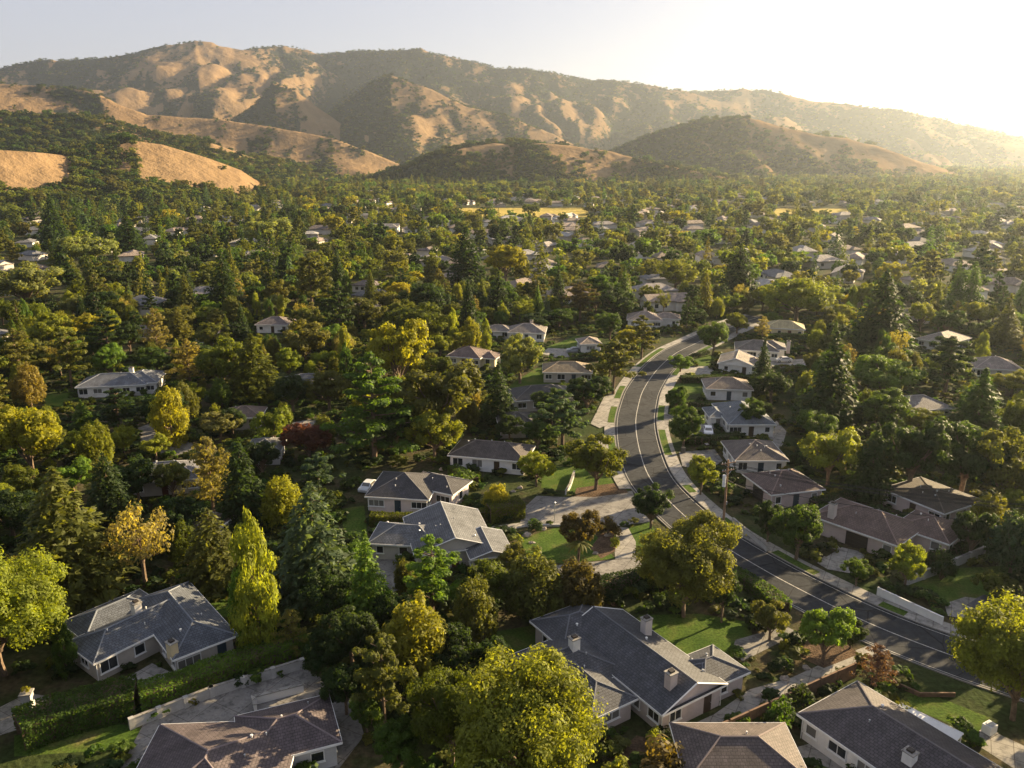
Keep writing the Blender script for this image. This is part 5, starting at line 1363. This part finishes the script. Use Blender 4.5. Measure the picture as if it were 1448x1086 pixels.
def planter_pillar():
    x, y, _ = P(41, 1000); root = empty("gate_pillar", (x, y, 0), 0.2); tag(root, "pale square gate pillar with a potted plant at the left edge", "pillar")
    m = MB(); m.box((0, 0, .8), (.95, .95, 1.8)); m.obj("shaft", STONE, root)
    m = MB(); m.box((0, 0, 1.76), (1.15, 1.15, .14)); m.obj("cap", CONC, root)
    t = add_tree(x, y, 0.9, 1.1, 'shrub', 'yellow', "small yellow plant on top of the pale gate pillar", z=1.83)
planter_pillar()
def patio_roof():
    a, b = np.array(P(1268, 1000, 2.3)[:2]), np.array(P(1357, 1044, 2.3)[:2]); d = b - a; L = float(np.linalg.norm(d)); rz = math.atan2(d[1], d[0]); c = (a + b) / 2
    root = empty("patio_awning", (c[0], c[1], 0), rz); tag(root, "long pale patio awning on posts behind the dark brown house", "awning")
    m = MB(); m.box((0, 0, 2.3), (L, 1.7, .1)); m.box((0, .87, 2.3), (L + .04, .06, .2)); m.obj("canopy", TRIM, root)
    for s in (-.48, 0, .48): m = MB(); m.box((L * s, .75, 1.1), (.1, .1, 2.3)); m.obj("post", TRIM, root)
patio_roof()
def ac_unit(px, py, label):
    x, y, _ = P(px, py); root = empty("air_conditioner", (x, y, 0), 0.5); tag(root, label, "air conditioner")
    m = MB(); m.box((0, 0, .5), (1.1, .9, 1.0)); m.obj("case", TRIM, root)
    m = MB(); m.tube((0, 0, 1.0), (0, 0, 1.06), .36, .36, 16); m.obj("fan_grille", METAL, root)
    m = MB(); m.box((0, 0, .04), (1.35, 1.15, .1)); m.obj("plinth", CONC, root)
ac_unit(1398, 1036, "white air conditioner box beside the concrete drive at the right")
ac_unit(800, 600, "white air conditioner box behind the white house")
def bench():
    x, y, _ = P(372, 995); root = empty("garden_counter", (P(394, 987)[0], P(394, 987)[1], 0), R(24)); tag(root, "white L-shaped garden counter in the paved yard below the wall", "counter")
    m = MB(); m.box((0, 0, .42), (5.2, .28, 1.0)); m.box((-2.45, -.75, .42), (.28, 1.24, 1.0)); m.obj("base", TRIM, root)
    m = MB(); m.box((0, 0, .96), (5.4, .45, .08)); m.box((-2.45, -.82, .962), (.45, 1.2, .08)); m.obj("worktop", CONC, root)
bench()
def palm(px, py, ty):
    x, y, _ = P(px, py); h = top_z(y, ty); root = empty("palm_tree", (x, y, 0)); tag(root, "small palm with drooping fronds on the lawn edge", "palm")
    m = MB(); pr = (0, 0, -.2)
    for k in range(1, 7): q = (0.06 * k, 0.02 * k, h * k / 7); m.tube(pr, q, .2 - .012 * k, .2 - .012 * (k + 1), 8, False); pr = q
    m.obj("trunk", BARK, root)
    m = MB()
    for k in range(15):
        a = k * 2.4; L = random.uniform(1.5, 2.1); up = random.uniform(.1, .7); pts = []
        for i in range(6):
            t = i / 5; pts.append(Vector((pr[0] + math.cos(a) * L * t, pr[1] + math.sin(a) * L * t, pr[2] + up * L * t - 1.1 * L * t * t * .7)))
        sd = Vector((-math.sin(a), math.cos(a), 0))
        for i in range(5):
            w0, w1 = .3 * math.sin(math.pi * (i / 5 * .85 + .12)), .3 * math.sin(math.pi * ((i + 1) / 5 * .85 + .12))
            m.face([pts[i] - sd * w0 + Vector((0, 0, -w0 * .4)), pts[i], pts[i + 1], pts[i + 1] - sd * w1 + Vector((0, 0, -w1 * .4))]); m.face([pts[i], pts[i] + sd * w0 + Vector((0, 0, -w0 * .4)), pts[i + 1] + sd * w1 + Vector((0, 0, -w1 * .4)), pts[i + 1]])
    m.obj("crown", FOL, root, TINT['olive'])
palm(816, 808, 762)
def rock(px, py, s, label):
    x, y, _ = P(px, py); rng = np.random.default_rng(int(px)); m = MB()
    n, k = 9, 6; V = [[None] * n for _ in range(k)]
    for i in range(k):
        for j in range(n):
            ph = math.pi / 2 * i / (k - 1); a = 6.283 * j / n; r = s * (1 + rng.normal() * .14)
            V[i][j] = (math.cos(a) * math.cos(ph) * r, math.sin(a) * math.cos(ph) * r * .8, math.sin(ph) * r * .7 - .1)
    for i in range(k - 1):
        for j in range(n): m.face([V[i][j], V[i][(j + 1) % n], V[i + 1][(j + 1) % n], V[i + 1][j]])
    o = m.obj("boulder", ROCK); o.location = (x, y, 0); tag(o, label, "boulder", "garden boulders")
    LABELS.append((o, x, y))
for px, py, s, in ((745, 757, .8), (768, 748, .6), (752, 768, .5), (860, 757, .7), (842, 783, .5), (1182, 775, .6), (1168, 790, .5), (735, 690, .6), (726, 695, .5), (600, 670, .7), (625, 664, .6), (1110, 960, .6), (1075, 985, .5), (1140, 945, .5)):
    rock(px, py, s, f"rounded grey-brown garden boulder {where(*P(px, py)[:2])}")

for px, py in ((1180, 866), (930, 640), (920, 575), (1040, 790)):
    x, y, _ = P(px, py); m = MB(); m.tube((0, 0, 0.005), (0, 0, 0.028), 0.36, 0.36, 18); o = m.obj("manhole_cover", RUBBER); o.location = (x, y, 0)
    tag(o, None, "manhole", "manhole covers in the road"); o['label'] = "round dark manhole cover in the winding road"
    LABELS.append((o, x, y))
x, y, _ = P(784, 738); lp = empty("lamp_post", (x, y, 0)); tag(lp, "thin grey lamp post standing on the pale side street", "lamp post")
m = MB(); m.tube((0, 0, 0), (0, 0, 2.9), 0.07, 0.05, 8); m.obj("post", METAL, lp)
m = MB(); m.tube((0, 0, 2.9), (0, 0, 3.25), 0.1, 0.17, 8); m.tube((0, 0, 3.25), (0, 0, 3.38), 0.2, 0.05, 8); m.obj("lamp_head", METAL, lp)

# ------------------------------------------------------------------ haze
hz = MB(); x0, x1, y0, y1, z0, z1 = -7000, 9500, -400, 10500, -6, 610
hz.box(((x0 + x1) / 2, (y0 + y1) / 2, (z0 + z1) / 2), (x1 - x0, y1 - y0, z1 - z0))
hm = bpy.data.materials.new("haze"); hm.use_nodes = True; hn = hm.node_tree; hn.nodes.remove(hn.nodes["Principled BSDF"])
pv = hn.nodes.new("ShaderNodeVolumePrincipled")
pv.inputs["Color"].default_value = (0.78, 0.88, 1.0, 1); pv.inputs["Density"].default_value = 0.68e-4; pv.inputs["Anisotropy"].default_value = 0.66
hn.links.new(pv.outputs[0], hn.nodes["Material Output"].inputs["Volume"])
tag(hz.obj("haze", hm), kind='stuff')

# ------------------------------------------------------------------ labels: things that would share one get told apart
def relabel():
    by = {}
    for o, x, y in LABELS: by.setdefault(o['label'], []).append((o, x, y))
    ordw = ['first', 'second', 'third', 'fourth', 'fifth', 'sixth', 'seventh', 'eighth']
    for lb, l in by.items():
        if len(l) == 1: continue
        if len(l) == 2:
            l.sort(key=lambda t: t[2])
            for (o, x, y), w in zip(l, ('nearer', 'farther')): o['label'] = f"{w} {lb}"
        elif len(l) <= 8:
            l.sort(key=lambda t: t[1] / t[2])
            for i, (o, x, y) in enumerate(l): o['label'] = f"{lb}, {ordw[i]} from left"
relabel()
print("objects", len(scene.objects))
